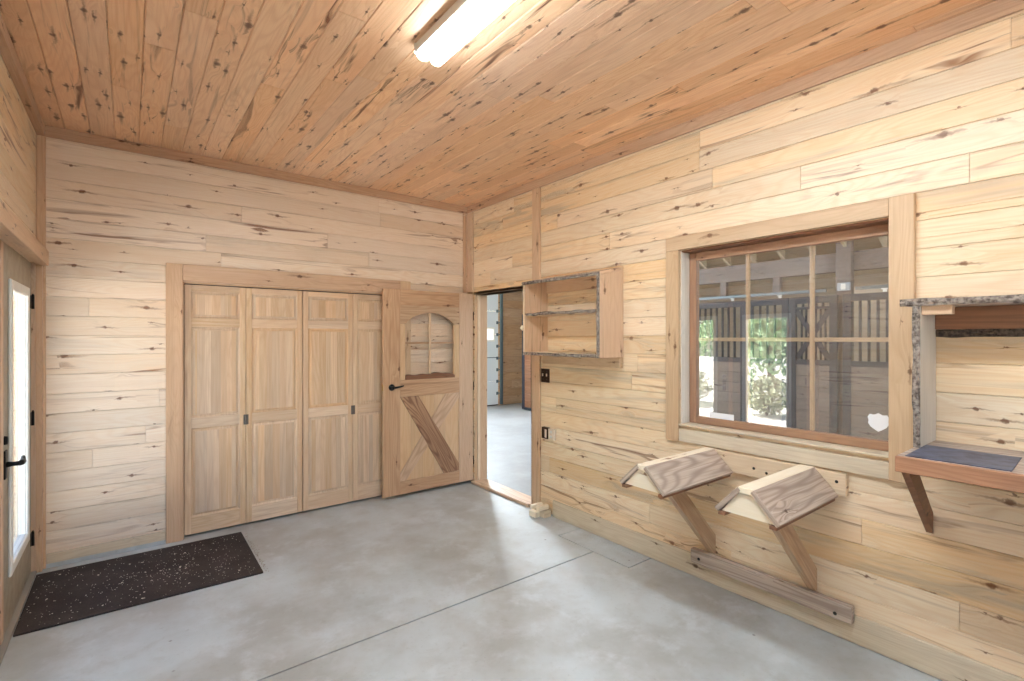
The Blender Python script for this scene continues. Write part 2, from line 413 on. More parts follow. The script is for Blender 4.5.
    def bark(s, p0, p1, w, up, out, thick, seg=.018, amp=.006, seed=0.0, rows=4):
        """irregular bark strip from p0 to p1: height w along `up`, standing out along `out`"""
        p0 = Vector(p0); p1 = Vector(p1); up = Vector(up).normalized(); out = Vector(out).normalized()
        Ln = (p1 - p0).length; n = max(3, int(Ln / seg)); vs = []; fs = []; pcs = []
        ring = 2 * rows + 2
        for i in range(n + 1):
            t = i / n; p = p0.lerp(p1, t); prof = []
            for k in range(rows + 1):
                h = k / rows; q = noise.noise(Vector((t * Ln * 22 + seed, h * 3.0, seed * 1.3)))
                q2 = noise.noise(Vector((t * Ln * 7 + seed, 5.0, h)))
                o = thick * (1 - .5 * (2 * h - 1) ** 2) + amp * q + amp * .8 * q2
                e = amp * .9 * noise.noise(Vector((t * Ln * 9 + seed, 9.0 + h * .5, 0))) if k in (0, rows) else 0
                prof.append(p + up * (w * h + e) + out * max(o, .0015))
            back = [p + up * (w * (1 - k / rows)) for k in range(rows + 1)]
            for a in prof + back: vs.append(a); pcs.append((t * Ln, 0, 0))
        for i in range(n):
            for k in range(ring):
                fs.append((i * ring + k, i * ring + (k + 1) % ring, (i + 1) * ring + (k + 1) % ring, (i + 1) * ring + k))
        fs.append(tuple(range(ring))); fs.append(tuple(range((n + 1) * ring - 1, n * ring - 1, -1)))
        s.add(vs, fs, pcs, .5, False); return s
    def build(s, name, material, parent=None, org=(0, 0, 0)):
        me = bpy.data.meshes.new(name); O = Vector(org)
        me.from_pydata([Vector(p) - O for p in s.v], [], s.f)
        a = me.attributes.new('pc', 'FLOAT_VECTOR', 'POINT'); a.data.foreach_set('vector', [c for p in s.pc for c in p])
        b = me.attributes.new('rnd', 'FLOAT', 'POINT'); b.data.foreach_set('value', s.r)
        me.polygons.foreach_set('use_smooth', s.sm)
        me.materials.append(material); me.update()
        import bmesh
        bm = bmesh.new(); bm.from_mesh(me); bmesh.ops.recalc_face_normals(bm, faces=bm.faces); bm.to_mesh(me); bm.free()
        o = bpy.data.objects.new(name, me); COL.objects.link(o)
        if parent is None: o.location = O
        else: o.parent = parent
        return o


def thing(name, label, cat, loc=(0, 0, 0), rz=0.0, group=None, kind=None):
    o = bpy.data.objects.new(name, None); COL.objects.link(o); o.location = loc; o.rotation_euler = (0, 0, rz)
    o.empty_display_size = .1
    return tag(o, label, cat, group, kind)


def tag(o, label=None, cat=None, group=None, kind=None):
    if label: o['label'] = label
    if cat: o['category'] = cat
    if group: o['group'] = group
    if kind: o['kind'] = kind
    return o


def lab(o, text): o['label'] = text; return o


def bx(name, lo, hi, material, grain='x', parent=None, org=None, ch=.0015, rnd=None):
    if org is None: org = tuple((a + b) / 2 for a, b in zip(lo, hi)) if parent is None else (0, 0, 0)
    return MB().box(lo, hi, grain, ch, rnd=rnd).build(name, material, parent, org)


def struct(o): o['kind'] = 'structure'; return o


# ---------------------------------------------------------------- room shell
H = 3.0; XL = -3.43; YR = -5.45; PITCH = .1337


def plank_plane(mb, mapf, s0, s1, t0, t1, openings, pitch, gap, ch, dep=.018, lens=(1.1, 3.4), start=0.0, seed=1):
    """rows of boards along s, stacked along t; mapf(s,t,d) gives the world point"""
    rg = random.Random(seed); t = t0 - start; row = 0
    while t < t1 - .004:
        a, b = max(t, t0), min(t + pitch, t1); t += pitch; row += 1
        if b - a < .012: continue
        cuts = sorted({a, b} | {z for o in openings for z in (o[2], o[3]) if a + .004 < z < b - .004})
        joints = []; q = s0 + rg.uniform(.2, lens[1] * .8)
        while q < s1 - .25: joints.append(q); q += rg.uniform(*lens)
        rr = [rg.random() for _ in range(len(joints) + 1)]
        for za, zb in zip(cuts, cuts[1:]):
            spans = [(s0, s1)]
            for o in openings:
                if o[2] < (za + zb) / 2 < o[3]:
                    nx = []
                    for (p, r) in spans:
                        if o[1] <= p or o[0] >= r: nx.append((p, r)); continue
                        if o[0] > p: nx.append((p, o[0]))
                        if o[1] < r: nx.append((o[1], r))
                    spans = nx
            for (p, r) in spans:
                ed = [p] + [j for j in joints if p + .03 < j < r - .03] + [r]
                for e0, e1 in zip(ed, ed[1:]):
                    k = sum(1 for j in joints if j <= (e0 + e1) / 2)
                    g0 = .0002
                    plank(mb, mapf, e0 + g0, e1 - g0, za + (gap if za == a else 0), zb - (gap if zb == b else 0), dep, ch, rr[k])


def plank(mb, mapf, s0, s1, t0, t1, d, c, rnd, vert=False):
    """a board: front face at depth 0, chamfered front edges, sides going back to depth d"""
    vs = []; pcs = []
    cx = min(c * .3, (s1 - s0) * .2)
    R = [(s0 + cx, t0 + c, 0), (s1 - cx, t0 + c, 0), (s1 - cx, t1 - c, 0), (s0 + cx, t1 - c, 0),
         (s0, t0, c), (s1, t0, c), (s1, t1, c), (s0, t1, c), (s0, t0, d), (s1, t0, d), (s1, t1, d), (s0, t1, d)]
    for (s, t, dd) in R: vs.append(mapf(s, t, dd)); pcs.append((t, s, 0) if vert else (s, t, 0))
    fs = [(0, 1, 2, 3)]
    for o in (0, 4):
        for i in range(4): fs.append((o + i, o + 4 + i, o + 4 + (i + 1) % 4, o + (i + 1) % 4))
    fs.append((11, 10, 9, 8))
    mb.add(vs, fs, pcs, rnd)


def slab(mb, mapf, s0, s1, t0, t1, d0, d1, openings):
    """solid backing from depth d0 to d1 with rectangular openings"""
    ss = sorted({s0, s1} | {x for o in openings for x in o[:2] if s0 < x < s1}); ts = sorted({t0, t1} | {x for o in openings for x in o[2:] if t0 < x < t1})
    for a, b in zip(ss, ss[1:]):
        for c, e in zip(ts, ts[1:]):
            m_ = ((a + b) / 2, (c + e) / 2)
            if any(o[0] < m_[0] < o[1] and o[2] < m_[1] < o[3] for o in openings): continue
            P = [mapf(a, c, d0), mapf(b, c, d0), mapf(b, e, d0), mapf(a, e, d0), mapf(a, c, d1), mapf(b, c, d1), mapf(b, e, d1), mapf(a, e, d1)]
            mb.add(P, [(0, 1, 2, 3), (7, 6, 5, 4), (0, 4, 5, 1), (1, 5, 6, 2), (2, 6, 7, 3), (3, 7, 4, 0)], [(x, y, 0) for x, y in ((a, c), (b, c), (b, e), (a, e)) * 2], .5)


CLO = (-2.61, -.805, -.1, 2.0)                 # closet opening
DOORWAY = (-1.09, -.15, -.1, 2.03)             # doorway to the aisle, along Y
WIN = (-3.865, -2.653, .975, 2.15)              # window opening, along Y
FRENCH = (-2.03, -.06, -.1, 2.07)              # glazed double door in the left wall
mb = MB(); f = lambda s, t, d: (s, d, t)
plank_plane(mb, f, XL, 0.0, .035, H, [CLO], PITCH, .0007, .0030, seed=21, start=.0607)
slab(mb, f, XL - .16, .16, -.1, H, .0185, .12, [CLO])
struct(mb.build('wall_back', M['pine_pale']))
mb = MB(); f = lambda s, t, d: (d, s, t)
plank_plane(mb, f, YR, 0.0, .03, H, [DOORWAY, WIN], PITCH, .0007, .0030, seed=5, start=.0557)
slab(mb, f, YR, .12, -.1, 4.62, .0185, .16, [DOORWAY, WIN])
struct(mb.build('wall_right', M['pine']))
mb = MB(); f = lambda s, t, d: (XL - d, s, t)
plank_plane(mb, f, YR, 0.0, .03, H, [FRENCH], PITCH, .0009, .0032, seed=9, start=.06)
slab(mb, f, YR, .0185, -.1, H, .0185, .14, [FRENCH])
struct(mb.build('wall_left', M['pine']))
REARW = (-2.75, -1.05, 1.1, 2.3)
mb = MB(); f = lambda s, t, d: (s, YR - d, t)
plank_plane(mb, f, XL, 0.0, .03, H, [REARW], PITCH, .0009, .0032, seed=13)
slab(mb, f, XL - .16, .16, -.1, H, .0185, .14, [REARW])
struct(mb.build('wall_rear', M['pine']))
mb = MB(); f = lambda s, t, d: (t, s, H + d)
plank_plane(mb, f, YR, 0.0, XL, 0.0, [], .1333, .0006, .0042, seed=33, start=.1216, lens=(.9, 3.0))
slab(mb, f, YR - .15, .13, XL - .16, .0, .0185, .16, [])
struct(mb.build('ceiling', M['pine_ceil']))

# floor: slabs parted by the saw-cut joint and the patch outline
mb = MB(); g_ = .003
def fl(x0, x1, y0, y1, gx0=0, gx1=0, gy0=0, gy1=0): mb.box((x0 + gx0, y0 + gy0, -.12), (x1 - gx1, y1 - gy1, 0), 'x', 0)
JY = -2.10; PX = -.262; PX1 = -.072; PY0 = -2.42; PY1 = -1.735; q_ = .006; q2_ = .010
fl(XL - .2, PX, JY, .12, gy0=q_)                     # beyond the joint, left of the patch line
fl(XL - .2, PX, YR - .2, JY, gy1=q_)
fl(PX, .16, PY1, .12, gy0=q2_); fl(PX, .16, YR - .2, PY0, gy1=q2_)
fl(PX, PX1, PY0, PY1, gx0=q2_, gx1=q_); fl(PX1, .16, PY0, PY1)
struct(mb.build('floor', M['concrete']))
struct(bx('floor_base', (XL - .25, YR - .25, -.2), (.155, .13, -.121), M['void']))

# ---------------------------------------------------------------- trim
TN = [0]
def trim(lo, hi, grain, m='trim', ch=.0025, label=None):
    TN[0] += 1
    o = struct(bx('trim_%d' % TN[0], lo, hi, M[m], grain, ch=ch))
    return o


trim((XL, -.02, H - .075), (0, -.0008, H - .0005), 'x', 'crown')            # top of the back wall
trim((-.02, YR, H - .075), (-.0008, -.0205, H - .0005), 'y', 'crown')       # top of the right wall
trim((XL + .0008, YR, H - .075), (XL + .042, -.0205, H - .0005), 'y', 'crown')
trim((XL + .0008, -.02, .004), (XL + .047, -.0008, H - .076), 'z', 'trim')  # corner posts
trim((-.062, -.02, 2.06), (-.0205, -.0008, H - .076), 'z', 'trim')
trim((-.02, -.13, 2.06), (-.0008, -.0205, H - .076), 'z', 'trim')
trim((-.02, -1.228, .0), (-.0008, -1.123, H - .076), 'z', 'trim')
# closet casing
trim((-2.718, -.022, .001), (-2.612, -.0008, 2.134), 'z', 'trim')
trim((-2.611, -.021, 2.004), (-.80, -.0008, 2.134), 'x', 'trim')
trim((-.799, -.021, .001), (-.69, -.0008, 2.134), 'z', 'trim_pale')
trim((-2.612, -.0005, 1.99), (-.803, .118, 2.001), 'x', 'trim')            # head jamb
trim((-2.6115, -.0005, .001), (-2.6025, .118, 1.989), 'z', 'trim')
trim((-.812, -.0005, .001), (-.8035, .118, 1.989), 'z', 'trim')
# doorway jambs, head, threshold
trim((.0005, -.152, .031), (.158, -.128, 2.03), 'z', 'trim')
trim((.0, -1.122, .001), (.158, -1.089, 2.06), 'z', 'trim')
trim((.0, -1.089, 2.03), (.158, -.128, 2.06), 'y', 'trim')
trim((.027, -.166, .032), (.06, -.1525, 2.029), 'z', 'trim_pale')          # stop
trim((-.035, -1.088, .001), (.14, -.13, .03), 'y', 'cross_pale')
# baseboards
struct(bx('baseboard_right', (-.02, YR, .002), (-.0008, -1.40, .145), M['base'], 'y', ch=.003))
struct(bx('baseboard_back', (XL + .048, -.02, .032), (-2.719, -.0008, .098), M['base'], 'x', ch=.003))
struct(bx('baseboard_left', (XL + .0008, YR, .002), (XL + .02, -2.16, .145), M['base'], 'y', ch=.003))
trim((XL + .048, -.014, .001), (-2.719, -.0008, .031), 'x', 'concrete')       # bare concrete curb
# left door head casing and jambs
trim((XL + .0008, -2.16, 2.05), (XL + .062, -.0205, 2.15), 'y', 'trim')
trim((XL + .0008, -.0605, .002), (XL + .033, -.0205, 2.0495), 'z', 'trim')
trim((-3.52, -2.03, 2.0665), (XL + .0005, -.0605, 2.07), 'y', 'trim')
trim((-3.52, -.0605, .002), (XL + .0003, -.0008, 2.0655), 'z', 'trim')
trim((-3.52, -2.0565, .002), (XL + .0005, -2.031, 2.0655), 'z', 'trim')
trim((XL + .0008, -2.16, .002), (XL + .02, -2.031, 2.049), 'z', 'trim')
trim((-3.50, -2.03, .001), (-3.4225, -.062, .02), 'y', 'grit')                  # weathered sill under the glazed doors
# window casing
trim((-.03, -2.653, .87), (-.0008, -2.556, 2.152), 'z', 'casing')
trim((-.03, -3.815, 2.152), (-.0008, -2.556, 2.242), 'y', 'casing')
trim((-.034, -3.915, .87), (-.0008, -3.8155, 2.243), 'z', 'casing')
trim((-.022, -3.8145, .87), (-.0008, -2.6535, .955), 'y', 'base')

# ---------------------------------------------------------------- window with six panes
w1 = thing('window_1', 'wood-framed six-pane window looking into the stall aisle', 'window', (.1, -3.22, .975), kind='structure')
og = (.1, -3.22, .975)
ch_ = lambda mb_, n_, m_: mb_.build(n_, M[m_], w1, og)
ch_(MB().box((-.024, -3.8145, .9755), (-.0006, -2.6535, .985), 'y').box((-.0005, -3.8645, .9755), (.158, -2.6535, .985), 'y'), 'sill', 'base')
ch_(MB().box((.0, -2.662, .985), (.158, -2.6535, 2.15), 'z').box((.0, -3.8645, .985), (.158, -3.861, 2.15), 'z'), 'reveal', 'greyreveal')
ch_(MB().box((.0, -3.8605, 2.139), (.158, -2.6625, 2.1495), 'y'), 'head_jamb', 'brown')
fr = MB()
fr.box((.088, -2.712, .986), (.132, -2.6625, 2.138), 'z', .003).box((.088, -3.86, .986), (.132, -3.80, 2.138), 'z', .003)
fr.box((.088, -3.7995, 2.085), (.132, -2.7125, 2.138), 'y', .003).box((.088, -3.7995, .986), (.132, -2.7125, 1.035), 'y', .003)
ch_(fr, 'sash_frame', 'sash')
for y_ in (-3.052, -3.420):
    ch_(MB().box((.112, y_ - .012, 1.036), (.130, y_ + .012, 2.0845), 'z', .004), 'muntin', 'muntin')
mh = MB()
for (a, b) in ((-2.7135, -3.0395), (-3.0645, -3.4075), (-3.4325, -3.799)): mh.box((.112, b, 1.54), (.130, a, 1.564), 'y', .004)
ch_(mh, 'crossbar', 'muntin')
ch_(MB().box((.1, -3.7995, 1.0355), (.106, -2.7125, 2.0848), 'y', .0005), 'pane', 'glass')
# stickers on the glass
tag(MB().box((.0985, -2.972, 1.022), (.0995, -2.806, 1.072), 'y', .0002).build('sticker', M['sticker'], None, (.0985, -2.89, 1.04)),
    'white rectangular sticker at the bottom of the left window column', 'sticker')
half = [(.38, .80), (.80, .84), (1.0, .50), (.90, .12), (.96, -.14), (.72, -.55), (.30, -.86)]
pts = [(0, .047)] + [(u * .047, v * .047) for u, v in half] + [(0, -.049)] + [(-u * .047, v * .047) for u, v in half[::-1]]
Mx = Matrix(((0, 0, 1, 0), (1, 0, 0, 0), (0, 1, 0, 0), (0, 0, 0, 1)))
tag(MB().prism([(u - 3.738, v + 1.128) for u, v in pts], .0985, .0995, Mx).build('sticker', M['sticker'], None, (.0985, -3.738, 1.128)),
    'white shield-shaped sticker in the lower right pane of the window', 'sticker')
# rear window behind the camera, unseen and added for fill light
w2 = thing('window_2', 'plain added window in the unseen wall behind the camera', 'window', (-1.9, YR, 1.1), kind='structure')
og = (-1.9, YR, 1.1)
fr = MB()
fr.box((-2.75, YR - .1, 1.1), (-2.68, YR - .03, 2.3), 'z').box((-1.12, YR - .1, 1.1), (-1.05, YR - .03, 2.3), 'z')
fr.box((-2.68, YR - .1, 1.1), (-1.12, YR - .03, 1.17), 'x').box((-2.68, YR - .1, 2.23), (-1.12, YR - .03, 2.3), 'x')
fr.build('sash_frame', M['sash'], w2, og)
MB().box((-2.68, YR - .068, 1.17), (-1.12, YR - .062, 2.23)).build('pane', M['doorglass'], w2, og)

# ---------------------------------------------------------------- glazed double door on the left
def french(name, label, y_h, y_l, handle):
    """door leaf between hinge edge y_h and latch edge y_l, inner face at X=-3.45"""
    X0, X1 = -3.492, -3.45; ya, yb = min(y_h, y_l), max(y_h, y_l)
    o = thing(name, label, 'door', (X1, y_h, 0), kind='structure'); og = (X1, y_h, 0)
    yc = (ya + yb) / 2; gy0, gy1 = yc - .285, yc + .285; gz0, gz1 = .31, 1.85
    sk = MB()
    sk.box((X0, ya, .022), (X1, gy0 - .0, 2.058), 'z', .002).box((X0, gy1, .022), (X1, yb, 2.058), 'z', .002)
    sk.box((X0, gy0, .022), (X1, gy1, gz0), 'z', .0).box((X0, gy0, gz1), (X1, gy1, 2.058), 'z', .0)
    sk.build('door_slab', M['dooredge'], o, og)
    lf = MB(); w = .058
    for (a, b, c, d) in ((gy0 - .03, gy0 + .028, gz0 - .03, gz1 + .03), (gy1 - .028, gy1 + .03, gz0 - .03, gz1 + .03)):
        lf.box((X1 + .0005, a, c), (X1 + .014, b, d), 'z', .005); lf.box((X0 + .01, a + .03 if b < yc else a, c + .03), (X1, b if b < yc else b - .03, d - .03), 'z', .001)
    for (c, d) in ((gz0 - .03, gz0 + .028), (gz1 - .028, gz1 + .03)):
        lf.box((X1 + .0005, gy0 + .0285, c), (X1 + .014, gy1 - .0285, d), 'y', .005)
        lf.box((X0 + .01, gy0 + .0285, c + (.03 if c < 1 else 0)), (X1, gy1 - .0285, d - (0 if c < 1 else .03)), 'y', .001)
    lf.build('lite_frame', M['white'], o, og)
    MB().box((-3.474, gy0 + .02, gz0 + .02), (-3.468, gy1 - .02, gz1 - .02), 'z', 0).build('pane', M['doorglass'], o, og)
    s_ = 1 if y_h > y_l else -1
    for z_ in (1.80, 1.03, .235):
        h = MB().box((X1 - .001, y_h - .028 * s_, z_ - .042), (X1 + .004, y_h - .001 * s_, z_ + .042), 'z', .001)
        h.tube([(X1 + .009, y_h + .001 * s_, z_ - .046), (X1 + .009, y_h + .001 * s_, z_ + .046)], .0075, 10)
        h.tube([(X1 + .009, y_h + .001 * s_, z_ + .046), (X1 + .009, y_h + .001 * s_, z_ + .054)], .0045, 8)
        h.build('hinge', M['black'], o, og)
    if handle:
        yk = y_l + .062 * s_; zk = .905
        MB().box((X1 + .0005, yk - .026, zk - .075), (X1 + .009, yk + .026, zk + .075), 'z', .004).build('backplate', M['black'], o, og)
        hd = MB().tube([(X1 + .008, yk, zk), (X1 + .035, yk, zk), (X1 + .055, yk, zk)], [.016, .011, .012], 12)
        hd.tube([(X1 + .058, yk - .006 * s_, zk), (X1 + .062, yk + .02 * s_, zk - .001), (X1 + .062, yk + .07 * s_, zk - .004), (X1 + .058, yk + .105 * s_, zk + .003), (X1 + .056, yk + .124 * s_, zk + .012)], [.012, .015, .0135, .011, .008], 12)
        hd.build('lever_handle', M['black'], o, og)
        MB().tube([(X1 + .0005, yk, zk + .125), (X1 + .014, yk, zk + .125)], [.024, .02], 16).build('deadbolt', M['black'], o, og)
    return o


french('door_1', 'tan door leaf with long white-framed glass and black lever beside the corner', -.063, -1.018, True)
french('door_2', 'tan glazed door leaf beside the leaf with the black lever', -2.028, -1.026, False)
struct(bx('trim_astragal', (-3.4495, -1.075, .03), (-3.443, -1.019, 2.05), M['trim'], 'z')).name = 'trim_40'

# ---------------------------------------------------------------- bifold closet doors
bounds = [-2.600, -2.168, -1.7155, -1.264, -.8145]
BF = ['first clear-grained bifold panel of the closet from the mat end', 'second bifold panel of the closet with a hinge plate on its left edge',
      'third bifold panel of the closet right of the middle gap', 'fourth bifold panel of the closet half hidden behind the open door']
for i in range(4):
    x0, x1 = bounds[i] + .003, bounds[i + 1] - .003
    if i in (0, 2): x1 += .0015
    else: x0 -= .0015
    o = thing('door_%d' % (3 + i), BF[i], 'bifold door', ((x0 + x1) / 2, .045, .018), kind='structure'); og = ((x0 + x1) / 2, .045, .018)
    ya, yb = .030, .062; z0, z1 = .018, 1.982; sw = .044
    MB().box((x0, ya, z0), (x0 + sw, yb, z1), 'z', .0025).box((x1 - sw, ya, z0), (x1, yb, z1), 'z', .0025).build('stile', M['fir'], o, og)
    zs = [(z0, .149), (.85, .932), (1.650, 1.72), (1.935, z1)]
    for (a, b) in zs:
        MB().box((x0 + sw, ya + .0006, a), (x1 - sw, yb, b), 'x', .001).build('rail', M['fir'], o, og)
    for (a, b) in ((.149, .85), (.932, 1.650), (1.72, 1.935)):
        px0, px1 = x0 + sw, x1 - sw
        pm = MB(); ns = 7; ed = [px0 + (px1 - px0) * (k + (random.uniform(-.25, .25) if 0 < k < ns else 0)) / ns for k in range(ns + 1)]
        for e0, e1 in zip(ed, ed[1:]):
            rr = random.random(); iz = .028
            xa = max(e0, px0 + .028); xb = min(e1, px1 - .028)
            if xb > xa: plank(pm, lambda s, t, d: (s, ya + .003 + d, t), xa, xb, a + iz, b - iz, .012, .0001, rr, True)
            # sloping field down to the frame
        rr = random.random()
        q = [(px0, a), (px1, a), (px1, b), (px0, b)]; r_ = [(px0 + .028, a + .028), (px1 - .028, a + .028), (px1 - .028, b - .028), (px0 + .028, b - .028)]
        q2 = [(px0 + .012, a + .012), (px1 - .012, a + .012), (px1 - .012, b - .012), (px0 + .012, b - .012)]
        for k in range(4):
            j = (k + 1) % 4
            vs = [(q2[k][0], ya + .010, q2[k][1]), (q2[j][0], ya + .010, q2[j][1]), (r_[j][0], ya + .0035, r_[j][1]), (r_[k][0], ya + .0035, r_[k][1])]
            pm.add(vs, [(0, 1, 2, 3)], [(v[2], v[0], 0) for v in vs], rr)
            vs = [(q[k][0], ya + .002, q[k][1]), (q[j][0], ya + .002, q[j][1]), (q2[j][0], ya + .010, q2[j][1]), (q2[k][0], ya + .010, q2[k][1])]
            pm.add(vs, [(0, 1, 2, 3)], [(v[2], v[0], 0) for v in vs], rr)
        pm.box((px0, ya + .016, a), (px1, ya + .026, b), 'z', 0)
        pm.build('panel', M['fir'], o, og)
    if i in (1, 3):
        lab(MB().box((bounds[i] - .019, ya - .006, .842), (bounds[i] + .019, ya - .0006, .925), 'z', .002)
            .tube([(bounds[i], ya - .006, .842), (bounds[i], ya - .006, .925)], .006, 10).build('hinge_plate', M['steel'], o, og), 'grey metal hinge plate')
        MB().tube([(x1 - .03 if i == 1 else x1 - .03, .046, 1.982), (x1 - .03, .046, 1.989)], .006, 10).build('pivot', M['steel'], o, og)
struct(bx('wall_closet', (-2.62, .119, -.05), (-.79, .135, 2.05), M['void']))  # dark backing; the closet's inner shade is put into its colour
struct(bx('trim_41', (-2.60, .035, 1.9835), (-.815, .06, 1.9895), M['black']))

# ---------------------------------------------------------------- open plank door with arched lite (local: s along the face from its free edge, y back, z up)
dv = Vector((1.01, -.010, 0)); ang = math.atan2(dv.y, dv.x)
d7 = thing('door_7', 'open wooden door with arched four-pane window and crossed boards', 'door', (-1.02, -.115, 0), ang, kind='structure')
DW = 1.012; T = .042
ZB, ZT = .036, 2.038
def dbx(name, s0, s1, z0, z1, y0, y1, grain, m='door', ch=.002, label=None):
    o = MB().box((s0, y0, z0), (s1, y1, z1), grain, ch).build(name, M[m], d7)
    if label: lab(o, label)
    return o


dbx('stile', 0, .172, ZB, ZT, 0, T, 'z', 'door'); dbx('stile', .842, DW, ZB, ZT, 0, T, 'z', 'trim')
dbx('top_rail', .1725, .8415, 1.885, ZT, .0008, T, 'x', 'door')
dbx('lock_rail', .1725, .8415, .988, 1.152, .0008, T, 'x', 'door')
dbx('bottom_rail', .1725, .8415, ZB, .160, .0008, T, 'x', 'door')
# arched header over the lite
pts = [(.1725, 1.8845), (.1725, 1.702), (.225, 1.702)]
ax0, ax1, zs_, rise = .225, .785, 1.702, .118
for k in range(1, 28):
    t = k / 28; u = ax0 + (ax1 - ax0) * t; v = zs_ + rise * math.sin(PI * t) ** .72
    pts.append((u, v))
pts += [(.785, 1.702), (.8415, 1.702), (.8415, 1.8845)]
Mxz = Matrix(((1, 0, 0, 0), (0, 0, 1, 0), (0, 1, 0, 0), (0, 0, 0, 1)))
MB().prism(pts, .0035, T, Mxz).build('arch_header', M['brace'], d7)
dbx('lite_stile', .1725, .225, 1.1525, 1.7015, .0035, T, 'z', 'door_pale'); dbx('lite_stile', .785, .8415, 1.1525, 1.7015, .0035, T, 'z', 'door_pale')
# wavy live-edge sill under the lite
pts = [(.2255, 1.1525), (.7845, 1.1525)]
for k in range(29):
    t = 1 - k / 28; pts.append((.2255 + .559 * t, 1.188 + .020 * math.sin(PI * t) ** 2 + .008 * math.sin(9 * t + 1) + .005 * math.sin(23 * t)))
lab(MB().prism(pts, -.004, T, Mxz).build('sill_board', M['brown'], d7), 'dark wavy live-edge sill board')
MB().box((.4945, .010, 1.2), (.5145, .030, 1.817), 'z', .004).build('muntin', M['door_pale'], d7)
MB().box((.226, .011, 1.505), (.494, .029, 1.524), 'x', .004).box((.515, .011, 1.505), (.784, .029, 1.524), 'x', .004).build('muntin', M['door'], d7)
MB().box((.2, .031, 1.16), (.81, .035, 1.86), 'x', 0).build('pane', M['clear'], d7)
# lower panel of upright boards with the two crossed boards
pm = MB(); ed = [.1725, .29, .42, .55, .68, .8415]
for a, b in zip(ed, ed[1:]): plank(pm, lambda s, t, d: (s, .014 + d, t), a + .0005, b - .0005, .1605, .9875, .018, .0012, random.random(), True)
pm.build('panel', M['door_pale'], d7)
def diag(p, q, r, y0, y1, name, m, label=None, gd=None):
    """board with its four corners in the door plane, grain along p->r"""
    P = Vector(p); R = Vector(r); ex = (R - P) if gd is None else Vector(gd); ex.normalize(); ey = Vector((-ex.y, ex.x))
    loc = lambda w: ((Vector(w) - P).dot(ex), (Vector(w) - P).dot(ey))
    pts = [loc(w) for w in [p] + q + [r]]
    M4 = Matrix(((ex.x, ey.x, 0, P.x), (0, 0, 1, 0), (ex.y, ey.y, 0, P.y), (0, 0, 0, 1)))
    o = MB().prism(pts, y0, y1, M4).build(name, M[m], d7)
    if label: lab(o, label)


diag((.1735, .986), [(.365, .986), (.8405, .235), (.8405, .17)], (.66, .162), .002, .0136, 'cross_board', 'door_dark', 'dark ring-grained diagonal board')
# the pale board is cut where the dark one crosses it
def on_dark(side, t): # edge lines of the dark board
    a, b = (((.365, .986), (.8405, .235)) if side else ((.1735, .986), (.66, .162)))
    return a, b
def isect(a, b, c, d):
    a, b, c, d = map(Vector, (a, b, c, d)); r = b - a; s = d - c; k = r.x * s.y - r.y * s.x; t = ((c - a).x * s.y - (c - a).y * s.x) / k; return tuple(a + r * t)
e1 = ((.8405, .94), (.235, .162)); e2 = ((.68, .986), (.1735, .235))
u1 = isect(*e1, (.365, .986), (.8405, .235)); u2 = isect(*e2, (.365, .986), (.8405, .235))
l1 = isect(*e1, (.1735, .986), (.66, .162)); l2 = isect(*e2, (.1735, .986), (.66, .162))
diag(u1, [(.8405, .94), (.8405, .986), (.68, .986)], u2, .003, .0136, 'cross_board', 'cross_pale', 'pale streaked diagonal board', gd=(.6055, .778))
diag(l2, [(.1735, .235), (.1735, .162), (.235, .162)], l1, .003, .0136, 'cross_board', 'cross_pale', 'pale streaked diagonal board', gd=(.6055, .778))
# lever, rose, latch plate
kz = 1.086
MB().tube([(.082, -.0005, kz), (.082, -.010, kz)], [.032, .029], 20).build('rose', M['black'], d7)
MB().tube([(.082, -.008, kz), (.082, -.038, kz), (.084, -.05, kz)], [.012, .010, .012], 12).tube([(.078, -.05, kz), (.11, -.052, kz + .002), (.16, -.05, kz + .008), (.185, -.048, kz + .014)], [.011, .010, .008, .006], 12).build('lever_handle', M['black'], d7)
MB().box((-.0015, .008, kz - .03), (-.0002, .034, kz + .03), 'z', .0003).build('latch_plate', M['brass'], d7)
for z_ in (1.80, 1.05, .25):
    MB().tube([(DW + .004, -.004, z_ - .045), (DW + .004, -.004, z_ + .045)], .005, 10).build('hinge', M['bronze'], d7)

# ---------------------------------------------------------------- ceiling lamp
lx0, lx1, ly0, ly1 = -1.848, -1.682, -4.84, -2.395  # rear half behind the camera is added length for fill light
lt = thing('ceiling_light', 'white twin-tube strip light fixed to the plank ceiling', 'lamp', (-1.765, -3.62, H)); og = (-1.765, -3.62, H)
MB().box((lx0 + .008, ly0, 2.952), (lx1 - .008, ly1, H - .0012), 'y', .004).build('housing', M['whitemetal'], lt, og)
for xc in (-1.801, -1.729):
    tb = MB(); n = 10; vs = []; fs = []; pcs = []
    for y_ in (ly0 + .012, ly1 - .004):
        for k in range(n + 1):
            a = PI * k / n; vs.append((xc - math.cos(a) * .031, y_, 2.9515 - math.sin(a) ** .6 * .028)); pcs.append((y_, a * .03, 0))
    for k in range(n): fs.append((k, k + 1, n + 2 + k, n + 1 + k))
    fs.append(tuple(range(n + 1))); fs.append(tuple(range(2 * n + 1, n, -1)))
    tb.add(vs, fs, pcs, .5, False); tb.build('light_tube', M['tube'], lt, og)
for y_ in (ly0, ly1 - .0035):
    MB().box((lx0 + .004, y_, 2.946), (lx1 - .004, y_ + .0035, H - .0015), 'x', .001).build('end_cap', M['whitemetal'], lt, og)

